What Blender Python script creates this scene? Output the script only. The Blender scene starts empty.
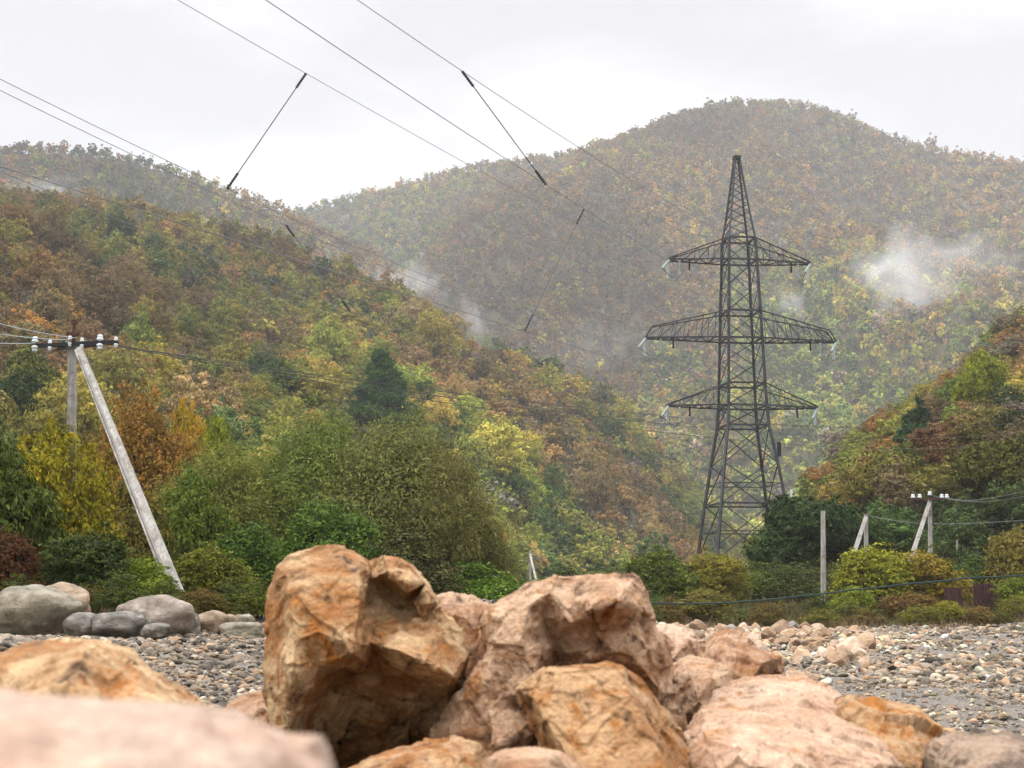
import bpy, bmesh, math, random
import numpy as np
from mathutils import Vector, Matrix, noise as mnoise
from mathutils.geometry import delaunay_2d_cdt

# ------------------------------------------------------------------ camera, world, sun, exposure
SC = bpy.context.scene
COL = SC.collection
LENS, CAMZ = 52.0, 1.5
F = 1024 * LENS / 36.0
HORIZON = 600.0
PITCH = math.atan((HORIZON - 384) / F)
cam_d = bpy.data.cameras.new('camera')
cam = bpy.data.objects.new('camera', cam_d)
COL.objects.link(cam)
cam_d.lens, cam_d.sensor_width = LENS, 36.0
cam_d.clip_start, cam_d.clip_end = 0.05, 12000
cam.location = (0, 0, CAMZ)
cam.rotation_euler = (math.pi / 2 + PITCH, 0, 0)
cam_d.dof.use_dof = True
cam_d.dof.focus_distance = 60
cam_d.dof.aperture_fstop = 11.5
SC.camera = cam

SUN_EL, SUN_ROT = math.radians(44), math.radians(-102)      # soft sun, high on the left and a little behind
wd = bpy.data.worlds.new('World'); SC.world = wd; wd.use_nodes = True
nt = wd.node_tree; nt.nodes.clear()
def wn(t, **k):
    n = nt.nodes.new(t)
    for a, b in k.items(): setattr(n, a, b)
    return n
out = wn('ShaderNodeOutputWorld'); bg = wn('ShaderNodeBackground')
sky = wn('ShaderNodeTexSky', sky_type='NISHITA', sun_disc=False, sun_elevation=SUN_EL, sun_rotation=SUN_ROT)
tc = wn('ShaderNodeTexCoord'); mp = wn('ShaderNodeMapping'); mp.inputs['Scale'].default_value = (2.2, 2.2, 7.5)
mp.inputs['Rotation'].default_value = (0, 0.18, 0.4)
nz = wn('ShaderNodeTexNoise'); nz.inputs['Scale'].default_value = 1.3; nz.inputs['Detail'].default_value = 6; nz.inputs['Roughness'].default_value = .5
cr = wn('ShaderNodeValToRGB')
cr.color_ramp.elements[0].position = .40; cr.color_ramp.elements[0].color = (.535, .53, .545, 1)
cr.color_ramp.elements[1].position = .60; cr.color_ramp.elements[1].color = (.715, .71, .717, 1)
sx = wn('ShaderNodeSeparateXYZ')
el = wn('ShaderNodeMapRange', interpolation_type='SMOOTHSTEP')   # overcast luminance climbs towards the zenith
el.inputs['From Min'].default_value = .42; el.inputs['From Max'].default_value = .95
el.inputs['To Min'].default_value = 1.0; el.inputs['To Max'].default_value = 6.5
mul = wn('ShaderNodeVectorMath', operation='SCALE')
skm = wn('ShaderNodeVectorMath', operation='SCALE'); skm.inputs['Scale'].default_value = .06
mix = wn('ShaderNodeMix', data_type='RGBA'); mix.inputs['Factor'].default_value = .965
L = nt.links.new
L(tc.outputs['Generated'], mp.inputs['Vector']); L(mp.outputs[0], nz.inputs['Vector']); L(nz.outputs['Fac'], cr.inputs[0])
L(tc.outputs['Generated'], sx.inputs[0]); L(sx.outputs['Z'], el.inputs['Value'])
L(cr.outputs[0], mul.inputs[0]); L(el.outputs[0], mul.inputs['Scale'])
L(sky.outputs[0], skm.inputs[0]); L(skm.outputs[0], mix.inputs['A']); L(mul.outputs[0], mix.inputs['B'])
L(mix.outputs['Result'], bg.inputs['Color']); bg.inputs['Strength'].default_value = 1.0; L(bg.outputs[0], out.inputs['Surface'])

sun_d = bpy.data.lights.new('sun', 'SUN'); sun_d.energy = 1.5; sun_d.angle = math.radians(11); sun_d.color = (1, .95, .87)
sun = bpy.data.objects.new('sun', sun_d); COL.objects.link(sun)
_sd = Vector((math.sin(SUN_ROT) * math.cos(SUN_EL), math.cos(SUN_ROT) * math.cos(SUN_EL), math.sin(SUN_EL)))
sun.rotation_euler = _sd.to_track_quat('Z', 'Y').to_euler()
vs = SC.view_settings
vs.view_transform = 'Standard'; vs.look = 'None'; vs.gamma = 1; vs.use_curve_mapping = False; vs.exposure = 0.44
cy = SC.cycles
cy.max_bounces = 5; cy.diffuse_bounces = 2; cy.glossy_bounces = 1; cy.transmission_bounces = 2; cy.volume_bounces = 1
cy.transparent_max_bounces = 6; cy.caustics_reflective = False; cy.caustics_refractive = False
cy.use_adaptive_sampling = True; cy.adaptive_threshold = .03; cy.use_denoising = True
cy.time_limit = 780
cy.volume_max_steps = 64

# ------------------------------------------------------------------ helpers
RNG = np.random.default_rng(7)
CP, SP = math.cos(PITCH), math.sin(PITCH)
def at(px, py, Y):
    """world point seen at a pixel, at a distance Y ahead"""
    u, v = (px - 512) / F, (384 - py) / F
    d = (u, CP - v * SP, SP + v * CP)
    k = Y / d[1]
    return Vector((d[0] * k, Y, CAMZ + d[2] * k))
def proj(p):
    p = np.asarray(p, float)
    x, y, z = p[..., 0], p[..., 1], p[..., 2] - CAMZ
    w = y * CP + z * SP
    v = -y * SP + z * CP
    return 512 + F * x / w, 384 - F * v / w
def smooth(a, b, x):
    t = np.clip((x - a) / (b - a), 0, 1)
    return t * t * (3 - 2 * t)
def vnoise(x, y, seed=0):
    """2-d value noise on arrays"""
    xi, yi = np.floor(x).astype(np.int64), np.floor(y).astype(np.int64)
    fx, fy = x - xi, y - yi
    fx, fy = fx * fx * (3 - 2 * fx), fy * fy * (3 - 2 * fy)
    def h(a, b):
        n = (a * 374761393 + b * 668265263 + seed * 144269504) & 0xffffffff
        n = ((n ^ (n >> 13)) * 1274126177) & 0xffffffff
        return ((n ^ (n >> 16)) & 0xffff) / 65535.0
    return (h(xi, yi) * (1 - fx) + h(xi + 1, yi) * fx) * (1 - fy) + (h(xi, yi + 1) * (1 - fx) + h(xi + 1, yi + 1) * fx) * fy
def fbm(x, y, seed=0, o=4):
    s = np.zeros_like(x, float); a = .5
    for k in range(o):
        s += a * (vnoise(x, y, seed + k) * 2 - 1); x = x * 2.03 + 17; y = y * 2.03 - 9; a *= .5
    return s

def mesh_np(name, V, FA, mats, fmat=None, tint=None, smooth_=False):
    """V (n,3), FA list of (m,k) index arrays"""
    me = bpy.data.meshes.new(name)
    V = np.asarray(V, np.float32)
    if not isinstance(FA, list): FA = [FA]
    FA = [np.asarray(f, np.int32) for f in FA if len(f)]
    idx = np.concatenate([f.ravel() for f in FA])
    tot = np.concatenate([np.full(len(f), f.shape[1], np.int32) for f in FA])
    st = np.concatenate([[0], np.cumsum(tot)[:-1]]).astype(np.int32)
    me.vertices.add(len(V)); me.vertices.foreach_set('co', V.ravel())
    me.loops.add(len(idx)); me.loops.foreach_set('vertex_index', idx)
    me.polygons.add(len(tot)); me.polygons.foreach_set('loop_start', st); me.polygons.foreach_set('loop_total', tot)
    for m in (mats if isinstance(mats, (list, tuple)) else [mats]): me.materials.append(m)
    if fmat is not None: me.polygons.foreach_set('material_index', np.asarray(fmat, np.int32))
    me.polygons.foreach_set('use_smooth', np.full(len(tot), smooth_))
    if tint is not None:
        a = me.attributes.new('tint', 'FLOAT', 'FACE'); a.data.foreach_set('value', np.asarray(tint, np.float32))
    me.update(calc_edges=True); me.validate()
    return me
def link(name, data, parent=None, loc=None):
    o = bpy.data.objects.new(name, data); COL.objects.link(o)
    if parent: o.parent = parent
    if loc is not None: o.location = loc
    return o
def tag(o, label=None, cat=None, group=None, kind=None):
    if label: o['label'] = label
    if cat: o['category'] = cat
    if group: o['group'] = group
    if kind: o['kind'] = kind
    return o
def thing(name, label, cat, loc=(0, 0, 0), rz=0, group=None):
    o = link(name, None, None, loc); o.rotation_euler = (0, 0, rz); o.empty_display_size = .2
    return tag(o, label, cat, group)

class MB:
    """collects tubes, bars, boxes into one mesh"""
    def __init__(s): s.V, s.Q, s.T, s.n = [], [], [], 0
    def add(s, v, q=None, t=None):
        if q is not None: s.Q.append(np.asarray(q) + s.n)
        if t is not None: s.T.append(np.asarray(t) + s.n)
        s.V.append(np.asarray(v, float)); s.n += len(v)
    def tube(s, P, R, k=6, up=(0, 0, 1)):
        P = [Vector(p) for p in P]
        if not isinstance(R, (list, tuple)): R = [R] * len(P)
        v = []; ref = Vector(up)
        for i, p in enumerate(P):
            d = (P[min(i + 1, len(P) - 1)] - P[max(i - 1, 0)]).normalized()
            a = d.cross(ref)
            if a.length < .05: a = d.cross(Vector((1, 0, .01)))
            a.normalize(); b = d.cross(a)
            for j in range(k):
                t = 2 * math.pi * (j + .5) / k
                v.append(p + (a * math.cos(t) + b * math.sin(t)) * R[i])
        q = [(i * k + j, i * k + (j + 1) % k, (i + 1) * k + (j + 1) % k, (i + 1) * k + j) for i in range(len(P) - 1) for j in range(k)]
        m = len(P) * k
        v += [P[0], P[-1]]
        t = [(m, (j + 1) % k, j) for j in range(k)] + [(m + 1, (len(P) - 1) * k + j, (len(P) - 1) * k + (j + 1) % k) for j in range(k)]
        s.add(v, q, t)
    def bar(s, a, b, w): s.tube([a, b], w * .7071, 4)
    def box(s, c, h, rz=0):
        c = Vector(c); M = Matrix.Rotation(rz, 3, 'Z')
        v = [c + M @ Vector((x * h[0], y * h[1], z * h[2])) for x in (-1, 1) for y in (-1, 1) for z in (-1, 1)]
        s.add(v, [(0, 1, 3, 2), (4, 6, 7, 5), (0, 4, 5, 1), (2, 3, 7, 6), (0, 2, 6, 4), (1, 5, 7, 3)])
    def lathe(s, prof, M=None, k=10):
        v = []
        for r, z in prof:
            for j in range(k):
                t = 2 * math.pi * j / k; p = Vector((r * math.cos(t), r * math.sin(t), z))
                v.append(M @ p if M else p)
        s.add(v, [(i * k + j, i * k + (j + 1) % k, (i + 1) * k + (j + 1) % k, (i + 1) * k + j) for i in range(len(prof) - 1) for j in range(k)])
    def arrays(s):
        return np.concatenate(s.V), [np.concatenate(a) for a in (s.Q, s.T) if a]
    def build(s, name, mat, parent=None, sm=False, loc=None):
        V, FA = s.arrays()
        return link(name, mesh_np(name, V, FA, mat, smooth_=sm), parent, loc)

# ------------------------------------------------------------------ materials
def mat(name):
    m = bpy.data.materials.new(name); m.use_nodes = True
    t = m.node_tree; b = t.nodes['Principled BSDF']
    b.inputs['Specular IOR Level'].default_value = .3
    return m, t, b
def node(t, ty, ins=None, **k):
    n = t.nodes.new(ty)
    for a, v in k.items(): setattr(n, a, v)
    for a, v in (ins or {}).items():
        if isinstance(v, bpy.types.NodeSocket): t.links.new(v, n.inputs[a])
        else: n.inputs[a].default_value = v
    return n
def ramp(t, fac, stops):
    n = t.nodes.new('ShaderNodeValToRGB'); e = n.color_ramp.elements
    while len(e) < len(stops): e.new(.5)
    for x, (p, c) in zip(e, stops): x.position = p; x.color = (*c, 1)
    t.links.new(fac, n.inputs[0]); return n.outputs[0]
def mixc(t, f, a, b, mode='MIX'):
    n = node(t, 'ShaderNodeMix', data_type='RGBA', blend_type=mode)
    for k, v in (('Factor', f), ('A', a), ('B', b)):
        if isinstance(v, bpy.types.NodeSocket): t.links.new(v, n.inputs[k])
        else: n.inputs[k].default_value = v if k == 'Factor' else (*v, 1)
    return n.outputs['Result']
def bump(t, b, h, strength, dist):
    n = node(t, 'ShaderNodeBump', {'Height': h, 'Strength': strength, 'Distance': dist})
    t.links.new(n.outputs[0], b.inputs['Normal']); return n

def leaf_mat(name, source, spread=.42):
    m, t, b = mat(name)
    if source == 'object': c = node(t, 'ShaderNodeObjectInfo').outputs['Color']
    else:
        c = node(t, 'ShaderNodeAttribute', attribute_name='tone', attribute_type='INSTANCER').outputs['Color']
    ti = node(t, 'ShaderNodeAttribute', attribute_name='tint').outputs['Fac']
    ma = node(t, 'ShaderNodeMath', {0: ti, 1: spread, 2: 1.0}, operation='MULTIPLY_ADD')
    mh = node(t, 'ShaderNodeMath', {0: ti, 1: -.012, 2: .5}, operation='MULTIPLY_ADD')
    hs = node(t, 'ShaderNodeHueSaturation', {'Hue': mh.outputs[0], 'Saturation': 1.0, 'Value': ma.outputs[0], 'Color': c})
    t.links.new(hs.outputs[0], b.inputs['Base Color']); b.inputs['Roughness'].default_value = .6; b.inputs['Specular IOR Level'].default_value = .08
    tr = node(t, 'ShaderNodeBsdfTranslucent', {'Color': hs.outputs[0]})
    mx = node(t, 'ShaderNodeMixShader', {0: .2, 1: b.outputs[0], 2: tr.outputs[0]})
    t.links.new(mx.outputs[0], t.nodes['Material Output'].inputs['Surface'])
    return m
LEAF = leaf_mat('leaf', 'object'); FLEAF = leaf_mat('forest_leaf', 'instancer')

def plain(name, c, rough=.6, var=.25, scale=3.0, metal=0.0, bmp=0.0):
    m, t, b = mat(name)
    co = node(t, 'ShaderNodeTexCoord').outputs['Object']
    n = node(t, 'ShaderNodeTexNoise', {'Vector': co, 'Scale': scale, 'Detail': 5.0, 'Roughness': .65}).outputs['Fac']
    lo = tuple(x * (1 - var) for x in c); hi = tuple(min(1, x * (1 + var)) for x in c)
    t.links.new(ramp(t, n, [(.3, lo), (.7, hi)]), b.inputs['Base Color'])
    b.inputs['Roughness'].default_value = rough; b.inputs['Metallic'].default_value = metal
    if bmp: bump(t, b, n, .6, bmp)
    return m
BARK = plain('bark', (.075, .06, .045), .9, .4, 6, bmp=.03)
STEEL = plain('weathered_steel', (.040, .042, .046), .6, .5, 1.5, .1)
RUST = plain('rusty_iron', (.07, .028, .02), .8, .4, 5)
DARKIRON = plain('dark_iron', (.018, .018, .02), .6, .3, 5)
WIRE = plain('wire', (.13, .13, .135), .5, .1, 1)
THIN = plain('thin_wire', (.06, .06, .06), .6, .1, 1)
BLACKROD = plain('black_rubber', (.012, .012, .013), .6, .1, 4)
ALU = plain('grey_fitting', (.33, .36, .37), .5, .2, 4)
GLASSINS = plain('green_glass_disc', (.42, .50, .47), .25, .15, 6)
PORCELAIN = plain('white_porcelain', (.62, .65, .66), .25, .05, 6)
REDMETAL = plain('red_brown_sheet_metal', (.05, .021, .018), .8, .3, 2)
TEAL = plain('green_cable_sheath', (.014, .034, .03), .8, .2, 2)

def concrete():
    m, t, b = mat('concrete')
    co = node(t, 'ShaderNodeTexCoord').outputs['Object']
    n1 = node(t, 'ShaderNodeTexNoise', {'Vector': co, 'Scale': 2.2, 'Detail': 8.0, 'Roughness': .7}).outputs['Fac']
    st = node(t, 'ShaderNodeMapping', {'Vector': co, 'Scale': (9, 9, 1.2)}).outputs[0]
    n2 = node(t, 'ShaderNodeTexNoise', {'Vector': st, 'Scale': 1.6, 'Detail': 4.0}).outputs['Fac']
    c = mixc(t, ramp(t, n2, [(.42, (0, 0, 0)), (.62, (1, 1, 1))]), (.28, .265, .24), (.41, .395, .36))
    c = mixc(t, ramp(t, n1, [(.38, (1, 1, 1)), (.52, (0, 0, 0))]), c, (.20, .175, .15))
    t.links.new(c, b.inputs['Base Color']); b.inputs['Roughness'].default_value = .85
    bump(t, b, n1, .5, .02); return m
CONC = concrete()

def rock_mat(name, pale, ochre, pink, dark, sc=1.0, ochre_amt=.5):
    m, t, b = mat(name)
    co = node(t, 'ShaderNodeTexCoord').outputs['Object']
    rnd = node(t, 'ShaderNodeObjectInfo').outputs['Random']
    off = node(t, 'ShaderNodeVectorMath', {0: rnd, 1: (37., 91., 53.)}, operation='MULTIPLY').outputs[0]
    co = node(t, 'ShaderNodeVectorMath', {0: co, 1: off}, operation='ADD').outputs[0]
    def N(s, d, r, w=0.0): return node(t, 'ShaderNodeTexNoise', {'Vector': co, 'Scale': s * sc, 'Detail': d, 'Roughness': r, 'Distortion': w}).outputs['Fac']
    big, mid, fine, vein = N(5, 5, .6, .6), N(16, 6, .65, .4), N(60, 5, .7), N(9, 7, .62, 1.5)
    c = mixc(t, ramp(t, big, [(.42, (0, 0, 0)), (.56, (1, 1, 1))]), pink, pale)
    k = .64 - .2 * ochre_amt
    c = mixc(t, ramp(t, vein, [(k, (0, 0, 0)), (k + .13, (1, 1, 1))]), c, ochre)
    c = mixc(t, ramp(t, mid, [(.33, (.9, .9, .9)), (.46, (0, 0, 0))]), c, dark)
    c = mixc(t, ramp(t, mid, [(.60, (0, 0, 0)), (.74, (.7, .7, .7))]), c, pale)
    grain = node(t, 'ShaderNodeTexNoise', {'Vector': co, 'Scale': 190 * sc, 'Detail': 3.0, 'Roughness': .8}).outputs['Fac']
    c = mixc(t, .8, c, ramp(t, grain, [(.3, (.62, .58, .54)), (.68, (1.08, 1.06, 1.04))]), 'MULTIPLY')
    c = mixc(t, .6, c, ramp(t, fine, [(.3, (.45, .38, .32)), (.7, (1.25, 1.25, 1.25))]), 'MULTIPLY')
    c = mixc(t, 1.0, c, (.97, .90, .81), 'MULTIPLY')
    t.links.new(c, b.inputs['Base Color']); b.inputs['Roughness'].default_value = .78
    vo = node(t, 'ShaderNodeTexVoronoi', {'Vector': co, 'Scale': 14.0 * sc}, feature='DISTANCE_TO_EDGE').outputs['Distance']
    cr_ = ramp(t, vo, [(0, (0, 0, 0)), (.06, (1, 1, 1))])
    h = node(t, 'ShaderNodeMath', {0: mid, 1: .9, 2: fine}, operation='MULTIPLY_ADD').outputs[0]
    h = node(t, 'ShaderNodeMath', {0: cr_, 1: .12, 2: h}, operation='MULTIPLY_ADD').outputs[0]
    h = node(t, 'ShaderNodeMath', {0: grain, 1: .30, 2: h}, operation='MULTIPLY_ADD').outputs[0]
    bump(t, b, h, .8, .012 / sc); return m
ROCK = rock_mat('tan_rock', (.58, .44, .27), (.36, .14, .018), (.33, .18, .075), (.07, .028, .009), 1, .6)
PINKROCK = rock_mat('pink_rock', (.50, .37, .27), (.31, .135, .035), (.33, .19, .11), (.11, .052, .024), 1, .45)
PALEROCK = rock_mat('pale_pink_rock', (.50, .42, .38), (.40, .22, .12), (.46, .34, .28), (.30, .18, .12), .8, .2)
HUMPROCK = rock_mat('humped_rock', (.56, .42, .31), (.29, .13, .028), (.31, .17, .09), (.07, .03, .012), 1, .55)
WEDGEROCK = rock_mat('wedge_rock', (.50, .345, .20), (.34, .14, .022), (.33, .175, .075), (.08, .034, .012), 1, .7)
FLATROCK = rock_mat('flat_rock', (.58, .46, .37), (.42, .22, .08), (.48, .33, .24), (.20, .11, .06), .8, .4)
OCHREROCK = rock_mat('ochre_rock', (.46, .33, .20), (.36, .145, .018), (.31, .15, .06), (.085, .04, .014), 1, .75)
GREYROCK = rock_mat('grey_brown_rock', (.36, .29, .23), (.28, .15, .07), (.17, .14, .12), (.05, .04, .035), 1, .35)

def boulder_mat(name, a, b_, c_):
    m, t, b = mat(name)
    co = node(t, 'ShaderNodeTexCoord').outputs['Object']
    n1 = node(t, 'ShaderNodeTexNoise', {'Vector': co, 'Scale': 1.6, 'Detail': 7.0, 'Roughness': .6, 'Distortion': .6}).outputs['Fac']
    n2 = node(t, 'ShaderNodeTexNoise', {'Vector': co, 'Scale': 14.0, 'Detail': 5.0, 'Roughness': .7}).outputs['Fac']
    st = node(t, 'ShaderNodeMapping', {'Vector': co, 'Scale': (1, 1, 6), 'Rotation': (.3, .5, 0)}).outputs[0]
    n3 = node(t, 'ShaderNodeTexNoise', {'Vector': st, 'Scale': 1.3, 'Detail': 3.0, 'Distortion': .8}).outputs['Fac']
    c = ramp(t, n1, [(.36, tuple(x * .7 for x in a)), (.5, b_), (.62, c_)])
    c = mixc(t, ramp(t, n3, [(.58, (0, 0, 0)), (.66, (.45, .45, .45))]), c, tuple(x * 1.5 for x in c_))
    c = mixc(t, .6, c, ramp(t, n2, [(.3, (.5, .47, .43)), (.7, (1.25, 1.25, 1.25))]), 'MULTIPLY')
    t.links.new(c, b.inputs['Base Color']); b.inputs['Roughness'].default_value = .5
    bump(t, b, n2, .9, .03); return m
B_GREY = boulder_mat('grey_green_boulder', (.12, .102, .066), (.19, .165, .115), (.29, .255, .185))
B_TAN = boulder_mat('tan_boulder', (.17, .12, .07), (.25, .18, .11), (.33, .25, .17))
B_BROWN = boulder_mat('brown_grey_boulder', (.12, .088, .062), (.19, .148, .112), (.31, .265, .215))
B_SLATE = boulder_mat('slate_boulder', (.07, .062, .05), (.13, .118, .098), (.26, .24, .205))

def pebble_mat():
    m, t, b = mat('pebble')
    c = node(t, 'ShaderNodeAttribute', attribute_name='tone', attribute_type='INSTANCER').outputs['Color']
    co = node(t, 'ShaderNodeTexCoord').outputs['Object']
    n = node(t, 'ShaderNodeTexNoise', {'Vector': co, 'Scale': 2.0, 'Detail': 4.0}).outputs['Fac']
    c = mixc(t, 1.0, c, ramp(t, n, [(.3, (.7, .7, .7)), (.7, (1.25, 1.25, 1.25))]), 'MULTIPLY')
    t.links.new(c, b.inputs['Base Color']); b.inputs['Roughness'].default_value = .7; return m
PEB = pebble_mat()
def stone_mat():
    m, t, b = mat('river_stone')
    c = node(t, 'ShaderNodeObjectInfo').outputs['Color']
    co = node(t, 'ShaderNodeTexCoord').outputs['Object']
    n = node(t, 'ShaderNodeTexNoise', {'Vector': co, 'Scale': 2.5, 'Detail': 6.0, 'Roughness': .7}).outputs['Fac']
    c = mixc(t, 1.0, c, ramp(t, n, [(.3, (.65, .6, .55)), (.7, (1.3, 1.3, 1.3))]), 'MULTIPLY')
    t.links.new(c, b.inputs['Base Color']); b.inputs['Roughness'].default_value = .75; bump(t, b, n, .6, .1); return m
STONE = stone_mat()

def ground_mat():
    m, t, b = mat('riverbed_ground')
    co = node(t, 'ShaderNodeTexCoord').outputs['Object']
    v = node(t, 'ShaderNodeTexVoronoi', {'Vector': co, 'Scale': 11.0, 'Randomness': 1.0})
    v2 = node(t, 'ShaderNodeTexVoronoi', {'Vector': co, 'Scale': 32.0})
    sp = node(t, 'ShaderNodeSeparateColor', {0: v.outputs['Color']})
    g = ramp(t, sp.outputs[0], [(0, (.04, .035, .03)), (.35, (.10, .088, .072)), (.7, (.18, .157, .13)), (1, (.31, .27, .22))])
    sp2 = node(t, 'ShaderNodeSeparateColor', {0: v2.outputs['Color']})
    g2 = ramp(t, sp2.outputs[0], [(0, (.06, .053, .047)), (1, (.25, .225, .20))])
    g = mixc(t, .5, g, g2)
    n = node(t, 'ShaderNodeTexNoise', {'Vector': co, 'Scale': .35, 'Detail': 6.0, 'Roughness': .65}).outputs['Fac']
    g = mixc(t, ramp(t, n, [(.42, (0, 0, 0)), (.62, (.8, .8, .8))]), g, (.19, .162, .132))
    soil = ramp(t, n, [(.35, (.035, .04, .014)), (.55, (.075, .065, .028)), (.7, (.11, .08, .045))])
    ve = node(t, 'ShaderNodeAttribute', attribute_name='veg').outputs['Fac']
    t.links.new(mixc(t, ve, g, soil), b.inputs['Base Color']); b.inputs['Roughness'].default_value = .85
    h = node(t, 'ShaderNodeMath', {0: v.outputs['Distance'], 1: -1.0, 2: v2.outputs['Distance']}, operation='MULTIPLY_ADD').outputs[0]
    bump(t, b, h, .8, .05); return m
def hill_mat():
    m, t, b = mat('hill_soil')
    co = node(t, 'ShaderNodeTexCoord').outputs['Object']
    n = node(t, 'ShaderNodeTexNoise', {'Vector': co, 'Scale': .05, 'Detail': 8.0, 'Roughness': .7}).outputs['Fac']
    t.links.new(ramp(t, n, [(.3, (.03, .032, .014)), (.5, (.06, .05, .022)), (.7, (.09, .06, .03))]), b.inputs['Base Color'])
    b.inputs['Roughness'].default_value = .95; return m
GROUND, HILL = ground_mat(), hill_mat()

# ------------------------------------------------------------------ ground
def gz(x, y):
    x = np.asarray(x, float); y = np.asarray(y, float)
    near = 1.08 * (1 - smooth(4.2, 10, y)) * (1 - .0 * x)
    edge = smooth(1.0, -6.5, x + .5 * np.sin(y * .35))
    left = (.25 + .68 * smooth(9, 22, y) + .25 * smooth(24, 34, y)) * edge
    mound = 1.36 * np.exp(-((x + .8) / 7) ** 2 - ((y - 53) / 7) ** 2)
    right = 1.15 * np.exp(-((x - 22) / 7.5) ** 2 - ((y - 46) / 9) ** 2) + .55 * np.exp(-((x - 7) / 4.2) ** 2 - ((y - 43) / 7) ** 2)
    right += .35 * np.exp(-((x - 17) / 4) ** 2 - ((y - 38) / 5) ** 2)
    far = 1.0 * smooth(64, 90, y) + 1.2 * smooth(90, 140, y)
    z = np.maximum(np.maximum(near, left), np.maximum(mound, np.maximum(right, far)))
    amp = .05 + .12 * smooth(10, 30, y)
    return z + amp * fbm(x * .45, y * .45, 3) + .03 * fbm(x * 1.9, y * 1.9, 11)
def gz1(x, y): return float(gz(np.array([x]), np.array([y]))[0])
def veg_mask(x, y):
    w = 5.0 * fbm(x * .17, y * .17, 31, 3) * np.where(x < -2.5, .4, 1)
    e = np.where(x < -2.5, 29.5 + 18 * smooth(-6.5, -2.5, x), 71 - 10 * smooth(9, 22, x) * 0)
    return smooth(-1.5, 1.5, y - e + w)
def spaced(lo, hi, n, p=3.2):
    t = np.linspace(-1, 1, n); s = np.sinh(p * t) / math.sinh(p)
    return np.where(s < 0, -s * lo, s * hi)
gx = spaced(-2600, 2600, 360, 6.0)
gy = np.concatenate([np.linspace(-600, -6, 40)[:-1], np.linspace(-6, 80, 330)[:-1], 80 + 2700 * np.linspace(0, 1, 130) ** 2.4])
X, Y = np.meshgrid(gx, gy)
Z = gz(X, Y)
ny, nx = X.shape
I = np.arange(ny * nx).reshape(ny, nx)
q = np.stack([I[:-1, :-1], I[:-1, 1:], I[1:, 1:], I[1:, :-1]], -1).reshape(-1, 4)
me = mesh_np('ground', np.stack([X, Y, Z], -1).reshape(-1, 3), q, GROUND, smooth_=True)
a = me.attributes.new('veg', 'FLOAT', 'POINT'); a.data.foreach_set('value', veg_mask(X, Y).ravel().astype(np.float32))
tag(link('ground', me), kind='structure')

# ------------------------------------------------------------------ hills
def interp_poly(P, n):
    """P list of tuples -> n evenly spaced (by first coordinate) smooth samples"""
    P = np.asarray(P, float); k = P[:, 0]; t = np.linspace(k[0], k[-1], n)
    A = np.stack([np.interp(t, k, P[:, j]) for j in range(P.shape[1])], -1)
    w = max(3, n // 40) | 1
    ker = np.hanning(w + 2)[1:-1]; ker /= ker.sum()
    pad = np.concatenate([np.repeat(A[:1], w // 2, 0), A, np.repeat(A[-1:], w // 2, 0)])
    return np.stack([np.convolve(pad[:, j], ker, 'valid') for j in range(A.shape[1])], -1)
HILLS = {}
def hill(key, ridge, foot, treeh, amp, freq, seed, ns=220, nt=90, back=.7, power=1.0):
    """ridge: (px, py, distance); foot: (px, distance, z)"""
    R = interp_poly(ridge, ns); Fo = interp_poly(foot, ns)
    Rw = np.array([at(a, b, c) for a, b, c in R]); Rw[:, 2] -= treeh
    Fw = np.array([[at(a, 600, c).x, c, z] for a, c, z in Fo])
    tt = np.concatenate([np.linspace(0, 1, nt), 1 + np.linspace(0, back, nt // 3)[1:]])
    P = np.zeros((ns, len(tt), 3))
    for j, t in enumerate(tt):
        if t <= 1:
            P[:, j] = Fw + (Rw - Fw) * t
            P[:, j, 2] = Fw[:, 2] + (Rw[:, 2] - Fw[:, 2]) * (t ** power * (1 - .12 * math.sin(math.pi * t) * 0))
        else:
            k = t - 1
            P[:, j, :2] = Rw[:, :2] + (Rw - Fw)[:, :2] * k
            P[:, j, 2] = Rw[:, 2] - (Rw[:, 2] - Fw[:, 2]) * (1.1 * k * k / (k + .12))
    w = np.sin(np.pi * np.clip(tt, 0, 1)) ** .7
    n = fbm(P[..., 0] * freq, P[..., 1] * freq * .45, seed, 4)
    spur = 1 - np.abs(fbm(P[..., 0] * freq * .8 + P[..., 1] * freq * .3, P[..., 1] * freq * .2, seed + 9, 2)) * 2
    P[..., 2] += (n * 1.0 + (spur - .6) * .7) * amp * w[None, :]
    I = np.arange(ns * len(tt)).reshape(ns, len(tt))
    q = np.stack([I[:-1, :-1], I[1:, :-1], I[1:, 1:], I[:-1, 1:]], -1).reshape(-1, 4)
    o = link('hill', mesh_np('hill', P.reshape(-1, 3), q, HILL, smooth_=True)); tag(o, kind='structure')
    HILLS[key] = P
    return P
def hill_pick(key, px, py):
    P = HILLS[key].reshape(-1, 3); P = P[P[:, 1] > 30]; a, b = proj(P); d = np.hypot(a - px, b - py); near = P[d < d.min() + 6]
    return Vector(near[np.argmin(near[:, 1])])
def hill_z(key, x, y):
    P = HILLS[key].reshape(-1, 3); d = (P[:, 0] - x) ** 2 + (P[:, 1] - y) ** 2; i = np.argsort(d)[:4]; w = 1 / (d[i] + 1e-3)
    return float((P[i, 2] * w).sum() / w.sum())
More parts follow.
